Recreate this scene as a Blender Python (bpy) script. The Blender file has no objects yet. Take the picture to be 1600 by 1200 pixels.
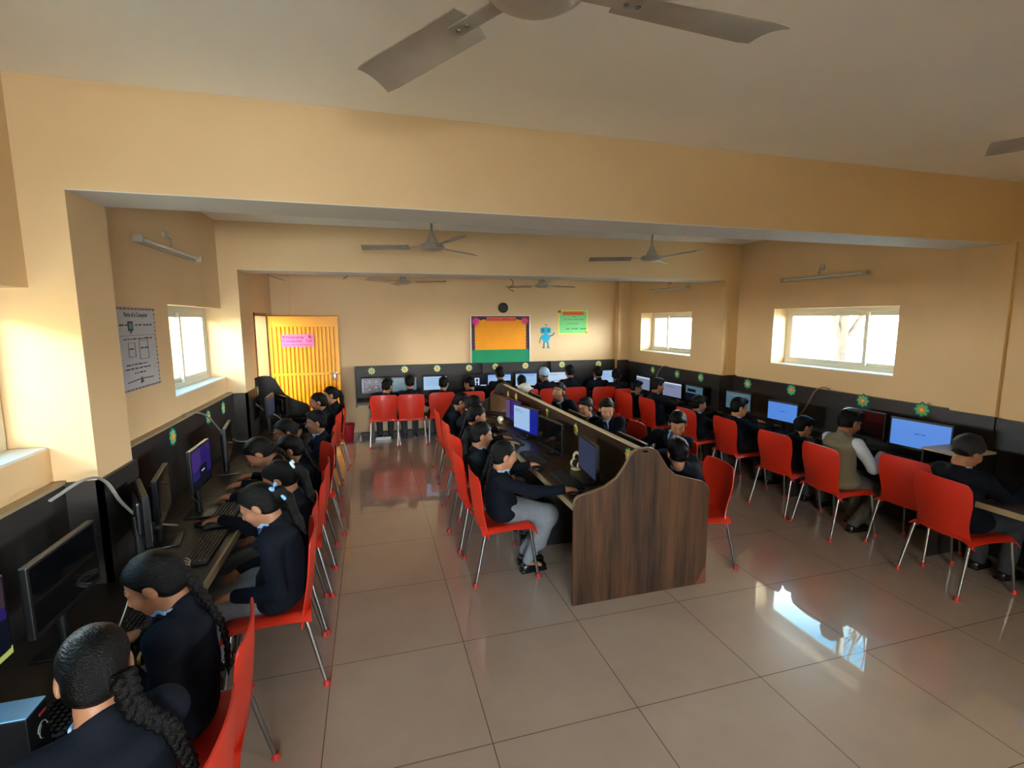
import bpy, bmesh, math, random
import numpy as np
from mathutils import Vector, Matrix, Euler
random.seed(4)
# ---------------------------------------------------------------- camera, sky, exposure (first of all)
sc = bpy.context.scene
cam = bpy.data.cameras.new('camera'); camo = bpy.data.objects.new('camera', cam)
sc.collection.objects.link(camo); sc.camera = camo
F_PX, YAW, PITCH, ROLL, CAM_H = 764.4, 0.280676, 0.130916, -0.003773, 1.9365
cam.sensor_fit = 'HORIZONTAL'; cam.sensor_width = 36.0; cam.lens = 36.0*F_PX/1600.0; cam.clip_start = 0.05; cam.clip_end = 300
_f = Vector((math.sin(YAW)*math.cos(PITCH), math.cos(YAW)*math.cos(PITCH), -math.sin(PITCH)))
_r = Vector((math.cos(YAW), -math.sin(YAW), 0)); _u = _r.cross(_f)
_rr = _r*math.cos(ROLL)+_u*math.sin(ROLL); _uu = _u*math.cos(ROLL)-_r*math.sin(ROLL)
camo.matrix_world = Matrix(((_rr.x, _uu.x, -_f.x, 0), (_rr.y, _uu.y, -_f.y, 0), (_rr.z, _uu.z, -_f.z, CAM_H), (0, 0, 0, 1)))
sc.view_settings.view_transform = 'Standard'
sc.view_settings.look = 'None'
sc.view_settings.gamma = 1.0
sc.view_settings.use_curve_mapping = False
sc.view_settings.exposure = 1.05
world = bpy.data.worlds.new('daylight'); sc.world = world; world.use_nodes = True
_nt = world.node_tree; _bg = _nt.nodes['Background']
_tc = _nt.nodes.new('ShaderNodeTexCoord'); _sx = _nt.nodes.new('ShaderNodeSeparateXYZ'); _nt.links.new(_tc.outputs['Generated'], _sx.inputs[0])
_cr = _nt.nodes.new('ShaderNodeValToRGB'); _nt.links.new(_sx.outputs['Z'], _cr.inputs[0])
_e = _cr.color_ramp.elements
_e[0].position = 0.0; _e[0].color = (0.98, 0.97, 0.96, 1)
_e[1].position = 0.50; _e[1].color = (0.014, 0.055, 0.09, 1)
_m = _e.new(0.12); _m.color = (0.92, 0.96, 1.0, 1)
_nt.links.new(_cr.outputs[0], _bg.inputs[0]); _bg.inputs[1].default_value = 42.0
def portal(loc, rot, sx, sy):
    l = bpy.data.lights.new('window_daylight', 'AREA'); l.shape = 'RECTANGLE'; l.size = sx; l.size_y = sy
    l.cycles.is_portal = True
    o = bpy.data.objects.new('window_daylight', l); o.location = loc; o.rotation_euler = rot; sc.collection.objects.link(o)
# (x of the opening plane, y0, y1, z0, z1) of every opening
WIN_L = [(-1.63, 4.28, 5.66, 1.35, 2.06), (-1.63, 1.25, 2.70, 1.35, 2.07)]
WIN_R = [(5.11, 3.515, 5.035, 1.37, 2.055), (4.90, 6.36, 7.79, 1.37, 2.04), (5.11, -2.5, -1.0, 1.375, 2.05)]  # last entry is an unseen window behind the camera, kept for its light
for (x, a, b, c, d) in WIN_L: portal((x-.12, (a+b)/2, (c+d)/2), (0, math.radians(-90), 0), d-c, b-a)
for (x, a, b, c, d) in WIN_R: portal((x+.12, (a+b)/2, (c+d)/2), (0, math.radians(90), 0), d-c, b-a)
portal((.05, -3.22, 1.5), (math.radians(90), 0, 0), 2.1, 1.2)  # portal of the added window behind the camera
portal((-1.7, 7.5, 1.02), (0, math.radians(-90), 0), 2.0, .8)
# ---------------------------------------------------------------- helpers
COL = bpy.context.scene.collection
def setp(o, label=None, cat=None, group=None, kind=None):
    if label: o['label'] = label
    if cat: o['category'] = cat
    if group: o['group'] = group
    if kind: o['kind'] = kind
    return o
def empty(name, loc=(0, 0, 0), rz=0.0, label=None, cat=None, group=None):
    o = bpy.data.objects.new(name, None)
    o.empty_display_size = 0.1
    o.location = loc
    o.rotation_euler = (0, 0, rz)
    COL.objects.link(o)
    return setp(o, label, cat, group)
def copy_tree(o, parent=None):
    c = o.copy()
    COL.objects.link(c)
    if parent is not None:
        c.parent = parent
    for ch in list(o.children):
        copy_tree(ch, c)
    return c
class MB:
    """collects shapes with material slots, then links them as one mesh object"""
    def __init__(s):
        s.v = []; s.f = []; s.m = []; s.mats = []; s.sm = []
    def mi(s, mat):
        if mat not in s.mats: s.mats.append(mat)
        return s.mats.index(mat)
    def add(s, vs, fs, mat, smooth=False):
        b = len(s.v); s.v += [tuple(v) for v in vs]; k = s.mi(mat)
        for f in fs:
            s.f.append([b + i for i in f]); s.m.append(k); s.sm.append(smooth)
        return s
    def box(s, lo, hi, mat, bev=0.0):
        x0, y0, z0 = lo; x1, y1, z1 = hi
        if bev <= 0:
            vs = [(x0,y0,z0),(x1,y0,z0),(x1,y1,z0),(x0,y1,z0),(x0,y0,z1),(x1,y0,z1),(x1,y1,z1),(x0,y1,z1)]
            return s.add(vs, [(0,3,2,1),(4,5,6,7),(0,1,5,4),(1,2,6,5),(2,3,7,6),(3,0,4,7)], mat)
        bm = bmesh.new()
        bmesh.ops.create_cube(bm, size=1)
        for v in bm.verts:
            v.co = Vector(((x0+x1)/2 + v.co.x*(x1-x0), (y0+y1)/2 + v.co.y*(y1-y0), (z0+z1)/2 + v.co.z*(z1-z0)))
        bmesh.ops.bevel(bm, geom=bm.edges[:], offset=bev, segments=2, affect='EDGES', profile=0.6)
        bm.verts.index_update()
        s.add([v.co[:] for v in bm.verts], [[v.index for v in f.verts] for f in bm.faces], mat)
        bm.free(); return s
    def tube(s, pts, rad, mat, seg=12, cap=True, smooth=True, flat=None):
        pts = [Vector(p) for p in pts]
        n = len(pts)
        if not hasattr(rad, '__len__'): rad = [rad]*n
        vs = []; fs = []
        prev = None
        for i, p in enumerate(pts):
            t = (pts[min(i+1, n-1)] - pts[max(i-1, 0)]).normalized()
            if prev is None:
                a = Vector((0,0,1)) if abs(t.z) < 0.9 else Vector((1,0,0))
                u = t.cross(a).normalized()
            else:
                u = (prev - t*prev.dot(t)).normalized()
            prev = u
            w = t.cross(u)
            for k in range(seg):
                an = 2*math.pi*k/seg
                fu = 1.0 if flat is None else flat
                vs.append(p + (u*math.cos(an) + w*math.sin(an)*fu)*rad[i])
        for i in range(n-1):
            for k in range(seg):
                a = i*seg+k; b = i*seg+(k+1)%seg
                fs.append((a, b, b+seg, a+seg))
        if cap:
            fs.append(tuple(range(seg-1, -1, -1))); fs.append(tuple((n-1)*seg+k for k in range(seg)))
        return s.add(vs, fs, mat, smooth)
    def lathe(s, prof, mat, c=(0,0,0), seg=32, smooth=True, axis='z'):
        vs = []; fs = []
        for r, z in prof:
            for k in range(seg):
                an = 2*math.pi*k/seg
                q = (r*math.cos(an), r*math.sin(an), z)
                if axis == 'y': q = (q[0], q[2], q[1])
                if axis == 'x': q = (q[2], q[0], q[1])
                vs.append((q[0]+c[0], q[1]+c[1], q[2]+c[2]))
        for i in range(len(prof)-1):
            for k in range(seg):
                a = i*seg+k; b = i*seg+(k+1)%seg
                fs.append((a, b, b+seg, a+seg) if axis != 'y' else (a, a+seg, b+seg, b))
        n = len(prof)
        if prof[0][0] > 1e-6: fs.append(tuple(range(seg-1, -1, -1)))
        if prof[-1][0] > 1e-6: fs.append(tuple((n-1)*seg+k for k in range(seg)))
        return s.add(vs, fs, mat, smooth)
    def prism(s, poly, plane, t0, t1, mat, smooth=False):
        """extrude a 2-D polygon; plane 'xz' (thickness in y), 'yz' (in x), 'xy' (in z)"""
        def P(a, b, t):
            return {'xz': (a, t, b), 'yz': (t, a, b), 'xy': (a, b, t)}[plane]
        n = len(poly)
        vs = [P(a, b, t0) for a, b in poly] + [P(a, b, t1) for a, b in poly]
        fs = [tuple(range(n-1, -1, -1)), tuple(range(n, 2*n))]
        fs += [(i, (i+1) % n, n+(i+1) % n, n+i) for i in range(n)]
        return s.add(vs, fs, mat, smooth)
    def build(s, name, parent=None, matrix=None, fixn=True):
        me = bpy.data.meshes.new(name)
        me.from_pydata(s.v, [], s.f)
        for m in s.mats: me.materials.append(m)
        for i, p in enumerate(me.polygons):
            p.material_index = s.m[i]; p.use_smooth = s.sm[i]
        if fixn:
            bm = bmesh.new(); bm.from_mesh(me)
            bmesh.ops.recalc_face_normals(bm, faces=bm.faces[:])
            bm.to_mesh(me); bm.free()
        me.update()
        if any(s.sm):
            try: me.set_sharp_from_angle(angle=math.radians(50))
            except Exception: pass
        o = bpy.data.objects.new(name, me)
        COL.objects.link(o)
        if parent is not None: o.parent = parent
        if matrix is not None: o.matrix_local = matrix
        return o

# ---------------------------------------------------------------- materials
MATS = {}
def rgb(h):
    h = h.lstrip('#'); c = [int(h[i:i+2], 16)/255 for i in (0, 2, 4)]
    return tuple(((x/12.92) if x <= .04045 else ((x+.055)/1.055)**2.4) for x in c) + (1,)
def new_mat(name):
    m = bpy.data.materials.new(name); m.use_nodes = True
    nt = m.node_tree; b = nt.nodes['Principled BSDF']
    MATS[name] = m
    return m, nt, b
def N(nt, t, **kw):
    n = nt.nodes.new(t)
    for k, v in kw.items():
        if k.startswith('i_'): n.inputs[k[2:].replace('_', ' ')].default_value = v
        else: setattr(n, k, v)
    return n
def plain(name, col, rough=0.5, metal=0.0, spec=0.5, noise=0.0, nscale=20, bump=0.0, bscale=200, coat=0.0, vec='Object', sheen=0.0, stretch=None):
    if name in MATS: return MATS[name]
    m, nt, b = new_mat(name)
    c = rgb(col) if isinstance(col, str) else tuple(col)+(1,)
    b.inputs['Base Color'].default_value = c
    b.inputs['Roughness'].default_value = rough
    b.inputs['Metallic'].default_value = metal
    b.inputs['Specular IOR Level'].default_value = spec
    b.inputs['Coat Weight'].default_value = coat
    b.inputs['Sheen Weight'].default_value = sheen
    tc = N(nt, 'ShaderNodeTexCoord')
    src = tc.outputs[vec]
    if stretch:
        mp = N(nt, 'ShaderNodeMapping'); mp.inputs['Scale'].default_value = stretch
        nt.links.new(src, mp.inputs[0]); src = mp.outputs[0]
    if noise > 0:
        n = N(nt, 'ShaderNodeTexNoise', i_Scale=nscale, i_Detail=4.0)
        nt.links.new(src, n.inputs['Vector'])
        mr = N(nt, 'ShaderNodeMapRange', i_From_Min=0.3, i_From_Max=0.7, i_To_Min=1-noise, i_To_Max=1+noise)
        nt.links.new(n.outputs[0], mr.inputs[0])
        mx = N(nt, 'ShaderNodeVectorMath', operation='SCALE'); mx.inputs[0].default_value = c[:3]
        nt.links.new(mr.outputs[0], mx.inputs['Scale'])
        nt.links.new(mx.outputs[0], b.inputs['Base Color'])
    if bump > 0:
        n2 = N(nt, 'ShaderNodeTexNoise', i_Scale=bscale, i_Detail=3.0)
        nt.links.new(src, n2.inputs['Vector'])
        bp = N(nt, 'ShaderNodeBump', i_Strength=bump, i_Distance=0.01)
        nt.links.new(n2.outputs[0], bp.inputs['Height'])
        nt.links.new(bp.outputs[0], b.inputs['Normal'])
    return m
def wood(name, c1, c2, axis='x', scale=1.0, rough=0.35, contrast=1.0):
    """laminate with long grain along one object axis"""
    if name in MATS: return MATS[name]
    m, nt, b = new_mat(name)
    tc = N(nt, 'ShaderNodeTexCoord')
    st = {'x': (0.6, 9, 9), 'y': (9, 0.6, 9), 'z': (9, 9, 0.6)}[axis]
    mp = N(nt, 'ShaderNodeMapping'); mp.inputs['Scale'].default_value = [k*scale for k in st]
    nt.links.new(tc.outputs['Object'], mp.inputs[0])
    n1 = N(nt, 'ShaderNodeTexNoise', i_Scale=1.0, i_Detail=6.0, i_Roughness=0.65, i_Distortion=0.4)
    nt.links.new(mp.outputs[0], n1.inputs['Vector'])
    n2 = N(nt, 'ShaderNodeTexNoise', i_Scale=7.0, i_Detail=3.0)
    nt.links.new(mp.outputs[0], n2.inputs['Vector'])
    mix = N(nt, 'ShaderNodeMath', operation='MULTIPLY_ADD'); mix.inputs[1].default_value = 0.3
    nt.links.new(n2.outputs[0], mix.inputs[0]); nt.links.new(n1.outputs[0], mix.inputs[2])
    cr = N(nt, 'ShaderNodeValToRGB')
    cr.color_ramp.elements[0].position = 0.5; cr.color_ramp.elements[0].color = rgb(c1)
    cr.color_ramp.elements[1].position = 0.82; cr.color_ramp.elements[1].color = rgb(c2)
    nt.links.new(mix.outputs[0], cr.inputs[0]); nt.links.new(cr.outputs[0], b.inputs['Base Color'])
    b.inputs['Roughness'].default_value = rough
    return m
def emit(name, col, strength=1.0):
    if name in MATS: return MATS[name]
    m, nt, b = new_mat(name)
    b.inputs['Base Color'].default_value = (0, 0, 0, 1)
    b.inputs['Emission Color'].default_value = rgb(col)
    b.inputs['Emission Strength'].default_value = strength*.42
    b.inputs['Roughness'].default_value = 0.3
    return m

# ---------------------------------------------------------------- signed-distance modelling
def vnorm(a):
    a = np.asarray(a, float); return a/(np.linalg.norm(a)+1e-12)
class SDF:
    def __init__(s): s.p = []
    def cone(s, a, b, r1, r2, k=0.015, op='u'):
        s.p.append(('c', np.asarray(a, float), np.asarray(b, float), r1, r2, k, op)); return s
    def chain(s, pts, rs, k=0.015):
        for i in range(len(pts)-1): s.cone(pts[i], pts[i+1], rs[i], rs[i+1], k)
        return s
    def ell(s, c, r, R=None, k=0.015, op='u'):
        s.p.append(('e', np.asarray(c, float), np.asarray(r, float), np.eye(3) if R is None else np.asarray(R, float), 0, k, op)); return s
    def box(s, c, r, R=None, rd=0.005, k=0.005, op='u'):
        s.p.append(('b', np.asarray(c, float), np.asarray(r, float), np.eye(3) if R is None else np.asarray(R, float), rd, k, op)); return s
    def plane(s, c, n, k=0.005, op='s'):
        """op 's' removes the side the normal points to"""
        s.p.append(('p', np.asarray(c, float), vnorm(n), 0, 0, k, op)); return s
    @staticmethod
    def prim(q, P):
        t = q[0]
        if t == 'c':
            ba = q[2]-q[1]; pa = P-q[1]
            h = np.clip((pa@ba)/(ba@ba+1e-12), 0, 1)
            return np.sqrt(((pa-h[:, None]*ba)**2).sum(1)) - (q[3]+(q[4]-q[3])*h)
        if t == 'e':
            l = (P-q[1])@q[3]          # columns of R are the axes
            k0 = np.sqrt(((l/q[2])**2).sum(1)); k1 = np.sqrt(((l/q[2]**2)**2).sum(1))+1e-9
            return k0*(k0-1)/k1
        if t == 'b':
            l = np.abs((P-q[1])@q[3])-(q[2]-q[4])
            return np.sqrt((np.maximum(l, 0)**2).sum(1))+np.minimum(l.max(1), 0)-q[4]
        if t == 'p':
            return -((P-q[1])@q[2])
    @staticmethod
    def comb(D, d, k, op):
        if op == 'u':
            h = np.maximum(k-np.abs(D-d), 0)/k; return np.minimum(D, d)-h*h*k*0.25
        if op == 's':
            d = -d
        h = np.maximum(k-np.abs(D-d), 0)/k; return np.maximum(D, d)+h*h*k*0.25
    def bounds(s):
        lo = np.full(3, 1e9); hi = -lo
        for q in s.p:
            if q[-1] != 'u' or q[0] == 'p': continue
            if q[0] == 'c':
                for c, r in ((q[1], q[3]), (q[2], q[4])):
                    lo = np.minimum(lo, c-r); hi = np.maximum(hi, c+r)
            else:
                e = np.abs(q[3])@q[2]
                lo = np.minimum(lo, q[1]-e); hi = np.maximum(hi, q[1]+e)
        return lo, hi
    def mesh(s, res, wrinkle=None):
        B = 8
        lo, hi = s.bounds(); lo = lo-3*res-0.01; hi = hi+3*res+0.01
        nb = np.ceil((hi-lo)/(B*res)).astype(int); n = nb*B+1
        gi = np.stack(np.meshgrid(*[np.arange(k) for k in nb], indexing='ij'), -1).reshape(-1, 3)
        C = lo+(gi+0.5)*B*res
        hd = B*res*0.8661
        near = []; D = np.full(len(C), 1.0)
        for q in s.p:
            d = s.prim(q, C); near.append(d); D = s.comb(D, d, q[5], q[6])
        keep = np.abs(D) < hd*1.25+0.012
        V = np.ones(n, np.float32)
        Vb = np.where(D < 0, -1.0, 1.0)
        big = np.repeat(np.repeat(np.repeat(Vb.reshape(nb), B, 0), B, 1), B, 2)
        V[:-1, :-1, :-1] = big
        ids = np.nonzero(keep)[0]
        if len(ids) == 0: return np.zeros((0, 3)), np.zeros((0, 4), int)
        off = np.stack(np.meshgrid(*[np.arange(B+1)]*3, indexing='ij'), -1).reshape(-1, 3)
        gidx = (gi[ids][:, None, :]*B+off[None])             # blocks x pts x 3
        P = (lo+gidx*res)
        F = np.full(P.shape[:2], 1.0)
        for q, dc in zip(s.p, near):
            dd = dc[ids]
            if q[6] == 'u': sel = np.nonzero(dd < hd*2+q[5]+0.02)[0]
            elif q[6] == 's': sel = np.nonzero(dd < hd+q[5]+0.01)[0]
            else: sel = np.arange(len(ids))
            if len(sel) == 0: continue
            pts = P[sel].reshape(-1, 3)
            d = s.prim(q, pts).reshape(len(sel), -1)
            F[sel] = s.comb(F[sel], d, q[5], q[6])
        if wrinkle is not None: F = F+wrinkle(P.reshape(-1, 3)).reshape(F.shape)
        V[gidx[..., 0], gidx[..., 1], gidx[..., 2]] = F
        return surface_nets(V, lo, res)
def surface_nets(V, lo, res):
    S = V < 0
    nx, ny, nz = [k-1 for k in V.shape]
    cnt = np.zeros((nx, ny, nz), np.int8)
    for dx in (0, 1):
        for dy in (0, 1):
            for dz in (0, 1): cnt += S[dx:dx+nx, dy:dy+ny, dz:dz+nz]
    act = (cnt > 0) & (cnt < 8)
    ai = np.argwhere(act)
    idx = np.full((nx, ny, nz), -1, np.int32); idx[act] = np.arange(len(ai))
    acc = np.zeros((len(ai), 3)); num = np.zeros(len(ai))
    cs = [(a, b, c) for a in (0, 1) for b in (0, 1) for c in (0, 1)]
    for a in cs:
        for b in cs:
            if sum(b)-sum(a) == 1 and all(y >= x for x, y in zip(a, b)):
                va = V[ai[:, 0]+a[0], ai[:, 1]+a[1], ai[:, 2]+a[2]].astype(float)
                vb = V[ai[:, 0]+b[0], ai[:, 1]+b[1], ai[:, 2]+b[2]].astype(float)
                cr = (va < 0) != (vb < 0)
                t = np.where(cr, va/(va-vb+1e-12*(va == vb)), 0)
                pos = np.array(a)[None]+t[:, None]*(np.array(b)-np.array(a))[None]
                acc += pos*cr[:, None]; num += cr
    vert = lo+(ai+acc/np.maximum(num, 1)[:, None])*res
    quads = []
    for ax in range(3):
        sl0 = [slice(None)]*3; sl1 = [slice(None)]*3
        sl0[ax] = slice(0, -1); sl1[ax] = slice(1, None)
        A = S[tuple(sl0)]; Bq = S[tuple(sl1)]
        e = np.argwhere(A != Bq)
        o1, o2 = [(1, 2), (2, 0), (0, 1)][ax]
        ok = (e[:, o1] > 0) & (e[:, o2] > 0) & (e[:, o1] < V.shape[o1]-1) & (e[:, o2] < V.shape[o2]-1)
        e = e[ok]
        def g(d1, d2):
            c = e.copy(); c[:, o1] -= d1; c[:, o2] -= d2
            return idx[c[:, 0], c[:, 1], c[:, 2]]
        q = np.stack([g(1, 1), g(0, 1), g(0, 0), g(1, 0)], 1)
        fl = ~A[e[:, 0], e[:, 1], e[:, 2]]
        q[fl] = q[fl][:, ::-1]
        quads.append(q)
    return vert, np.concatenate(quads)
def np_mesh(name, v, q, mats, parent=None, matfn=None, smooth=True):
    me = bpy.data.meshes.new(name)
    me.vertices.add(len(v)); me.vertices.foreach_set('co', np.asarray(v, np.float32).ravel())
    me.loops.add(len(q)*4); me.loops.foreach_set('vertex_index', np.asarray(q, np.int32).ravel())
    me.polygons.add(len(q))
    me.polygons.foreach_set('loop_start', np.arange(0, len(q)*4, 4, dtype=np.int32))
    me.polygons.foreach_set('loop_total', np.full(len(q), 4, np.int32))
    me.polygons.foreach_set('use_smooth', np.full(len(q), smooth))
    for m in mats: me.materials.append(m)
    if matfn is not None and len(q):
        me.polygons.foreach_set('material_index', matfn(v[q].mean(1)).astype(np.int32))
    me.update(calc_edges=True); me.validate()
    o = bpy.data.objects.new(name, me); COL.objects.link(o)
    if parent is not None: o.parent = parent
    return o
def sdf_obj(name, s, res, mats, parent=None, matfn=None, wrinkle=None):
    v, q = s.mesh(res, wrinkle)
    return np_mesh(name, v, q, mats if isinstance(mats, (list, tuple)) else [mats], parent, matfn)
M = {}
M['brow'] = plain('brow_hair', '#2A1C15', .6)
M['eyewhite'] = plain('eye_white', '#D8D0C8', .3)
M['hair'] = plain('black_hair', '#050404', .5, spec=.14, noise=.3, nscale=90, bump=.6, bscale=120)
M['hair_long'] = plain('combed_black_hair', '#060504', .42, spec=.16, noise=.4, nscale=40, bump=.55, bscale=45, stretch=(6, .7, 6))
M['blazer'] = plain('navy_blazer_wool', '#0A0E19', .9, spec=.2, noise=.12, nscale=60, bump=.2, bscale=300)
M['vest'] = plain('beige_knit', '#6F6551', .95, noise=.1, nscale=80, bump=.4, bscale=260)
M['shirt_blue'] = plain('light_blue_shirt', '#8FB0D6', .8, noise=.05)
M['shirt_cream'] = plain('pale_grey_shirt', '#C9CCD2', .8, noise=.05)
M['shirt_white'] = plain('pale_blue_grey_shirt', '#B7BCCB', .8, noise=.05)
M['tie'] = plain('navy_tie', '#1B2440', .6, noise=.5, nscale=45)
M['kurta'] = plain('grey_cotton_kurta', '#75787F', .9, noise=.1, nscale=50, bump=.2, bscale=400)
M['trouser'] = plain('dark_grey_trouser', '#33343A', .9, noise=.1, nscale=50, bump=.15, bscale=400)
M['trouser_light'] = plain('brown_grey_trouser', '#4E4740', .9, noise=.1, nscale=50, bump=.15, bscale=400)
M['shoe'] = plain('black_shoe_leather', '#0B0B0D', .28, noise=.1)
M['gold'] = plain('gold_thread', '#B8842A', .55, noise=.3, nscale=200)
M['crest_dark'] = plain('maroon_thread', '#4A1414', .7, noise=.4, nscale=200)
# ---------------------------------------------------------------- people
def rotv(v, ax, an):
    ax = vnorm(ax); v = np.asarray(v, float)
    return v*math.cos(an)+np.cross(ax, v)*math.sin(an)+ax*(ax@v)*(1-math.cos(an))
def ik(a, t, l1, l2, pole):
    d = t-a; L = np.linalg.norm(d); mx = (l1+l2)*0.985
    if L > mx: t = a+d/L*mx; L = mx
    if L < abs(l1-l2)+.02: L = abs(l1-l2)+.02
    u = vnorm(t-a)
    x = (l1*l1-l2*l2+L*L)/(2*L); h = math.sqrt(max(l1*l1-x*x, 0))
    w = pole-u*(pole@u); w = vnorm(w)
    return a+u*x+w*h, t
def bez(a, b, c, n):
    return [a*(1-t)**2+b*2*t*(1-t)+c*t*t for t in [i/(n-1) for i in range(n)]]
SKIN_TONES = ['#98664A', '#83543A', '#A87456', '#774A31']
def head_frame(yaw, pitch, roll=0.0):
    f = np.array([0, 1.0, 0]); r = np.array([1.0, 0, 0]); u = np.array([0, 0, 1.0])
    f = rotv(f, r, -pitch); u = rotv(u, r, -pitch)
    f = rotv(f, [0, 0, 1], yaw); u = rotv(u, [0, 0, 1], yaw); r = rotv(r, [0, 0, 1], yaw)
    if roll: r = rotv(r, f, roll); u = rotv(u, f, roll)
    return r, f, u
def add_hand(s, wrist, d, nrm, side, k, curl=0.5, spread=1.0):
    """wrist point, d finger direction, nrm back-of-hand normal, side +1 for right hand"""
    d = vnorm(d); nrm = vnorm(np.asarray(nrm)-d*(np.asarray(nrm)@d)); lat = np.cross(d, nrm)*side   # towards little finger
    W = lambda a, b, c: wrist+(d*a+lat*b+nrm*c)*k
    s.cone(W(0, 0, 0), W(.03, 0, 0), .021*k, .022*k, .012)
    for j, b in enumerate((-.027, -.009, .009, .026)):
        s.cone(W(.015, b*.5, 0), W(.078-abs(b)*.25, b, .002), .015*k, .0115*k, .010)
    Ls = (.068, .076, .070, .054)
    for j, b in enumerate((-.029, -.0095, .0095, .028)):
        p = W(.080-abs(b)*.25, b, 0); an = 0.18+curl*.25; q = p; r = .0088*k
        sp = vnorm(d+lat*(b*3.2*spread))
        for sgi, fr in enumerate((.45, .31, .24)):
            L = Ls[j]*fr*k
            dr = sp*math.cos(an)-nrm*math.sin(an)
            q2 = q+dr*L
            s.cone(q, q2, r, r*.9, .0035 if sgi else .005); r *= .9; q = q2; an += curl*.75
    t0 = W(.022, -.022, -.006); t1 = W(.055, -.047, -.012); t2 = W(.080, -.052, -.016); t3 = W(.098, -.047, -.020)
    s.cone(t0, t1, .014*k, .011*k, .008); s.cone(t1, t2, .0105*k, .0095*k, .004); s.cone(t2, t3, .0095*k, .008*k, .003)
def fold_noise(amp, seed=0, f=1.0):
    def fn(P):
        x, y, z = P[:, 0]*f, P[:, 1]*f, P[:, 2]*f
        a = np.sin(31*x+17*z+seed)+np.sin(-23*y+37*z+1.3*seed+2*np.sin(14*x))+.6*np.sin(61*z+29*y+seed)+.5*np.sin(53*x-41*y+2*seed)
        return amp*a*.4
    return fn
def person(name_label, hip, face, head, hands, yaw=0, pitch=25, roll=0, kind='boy', hair='short', res=0.007, tone=0, feet=None, label_cat='person',
           blazer='blazer', ribbon=None, group=None, hips_z=0.50, k=0.82, curl=.5, lower=None, braid_side=0.0, lap=None, tie=True, crest=False, hand_n=None, knees=None, patka=None, hem=1.0):
    """hip: world xy; face: world facing angle (0 = +Y, ccw); head: world point; hands: (right, left) world points of the wrists or None (lap)"""
    root = empty('person', (hip[0], hip[1], 0), face, name_label, label_cat, group)
    ca, sa = math.cos(-face), math.sin(-face)
    def L(p):
        x, y = p[0]-hip[0], p[1]-hip[1]
        return np.array([x*ca-y*sa, x*sa+y*ca, p[2]])
    H = L(head); hs = .94*(0.55+0.45*k/.82)
    r, f, u = head_frame(math.radians(yaw), math.radians(pitch), math.radians(roll))
    Hf = lambda a, b, c: H+(r*a+f*b+u*c)*hs
    RH = np.stack([r, f, u], 1)
    P = np.array([0, 0, hips_z]); up = np.array([0, 0, 1.])
    nj = Hf(0, -.028, -.085)
    N0 = nj+vnorm(P+up*.15-nj)*.055
    sp = vnorm(N0-P); back = vnorm(np.array([0, -1., 0])-sp*(-sp[1]))
    side = np.array([1., 0, 0])
    tw = math.radians(yaw)*.25
    side = rotv(side, [0, 0, 1], tw)
    side = vnorm(side-sp*(side@sp))
    # side lean is carried by the spine itself
    Mid = (P+N0)/2+back*.05
    spine = bez(P, Mid, N0, 5)
    fr = []
    for i in range(5):
        t = vnorm(spine[min(i+1, 4)]-spine[max(i-1, 0)]); b = vnorm(np.cross(side, t)); fr.append(np.stack([side, b, t], 1))
    q = k/.82
    sh_c = spine[4]-vnorm(spine[4]-spine[3])*.045+back*(-.005)
    SH = [sh_c+side*.135*q*sx for sx in (1, -1)]
    la, lf = .235*q, .215*q
    arms = []
    for i, sx in enumerate((1, -1)):
        h = hands[i] if hands else None
        if h is None: t = np.array([sx*.10, .24, .545]); inlap = True
        else: t = L(h); inlap = False
        pole = np.array([sx*.55, -.45, -1.0]) if not inlap else np.array([sx*.8, -.7, -.6])
        el, wr = ik(SH[i], t, la, lf, pole)
        arms.append((SH[i], el, wr, inlap))
    s = SDF()
    # torso + neck + head: one continuous figure
    s.ell(spine[0]+np.array([0, .0, .015]), (.125*q, .095*q, .09*q), fr[0], .03)
    s.ell(spine[1], (.105*q, .078*q, .10*q), fr[1], .04)
    s.ell(spine[2], (.115*q, .085*q, .10*q), fr[2], .04)
    s.ell(spine[3], (.125*q, .088*q, .085*q), fr[3], .04)
    for a in arms: s.cone(sh_c, a[0], .05*q, .042*q, .03)
    s.cone(spine[4]-sp*.03, nj, .050*q, .043*q, .03)
    s.cone(nj, Hf(0, -.015, -.03), .043*q, .047*hs, .02)
    s.ell(Hf(0, -.012, .035), np.array([.074, .092, .083])*hs, RH, .02)
    s.ell(Hf(0, .026, -.028), np.array([.057, .062, .078])*hs, RH, .025)
    s.ell(Hf(0, .055, -.085), np.array([.026, .024, .020])*hs, RH, .03)
    for sx in (1, -1):
        s.ell(Hf(sx*.036, .058, -.03), np.array([.026, .024, .028])*hs, RH, .02)
        s.ell(Hf(sx*.031, .092, .006), np.array([.015, .016, .010])*hs, RH, .012, 's')
        s.ell(Hf(sx*.030, .070, .005), np.array([.0135]*3)*hs, RH, .004)
        s.ell(Hf(sx*.077, -.010, -.008), np.array([.010, .020, .032])*hs, RH@np.array([[1, 0, 0], [0, .97, .22], [0, -.22, .97]]), .006)
        s.cone(Hf(sx*.012, .083, .024), Hf(sx*.045, .070, .022), .009*hs, .007*hs, .012)
        s.ell(Hf(sx*.011, .094, -.034), np.array([.009, .010, .008])*hs, RH, .006)
    s.cone(Hf(0, .082, .012), Hf(0, .103, -.028), .008*hs, .0115*hs, .010)
    s.ell(Hf(0, .079, -.055), np.array([.023, .013, .007])*hs, RH, .005)
    s.ell(Hf(0, .077, -.065), np.array([.019, .013, .008])*hs, RH, .005)
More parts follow.
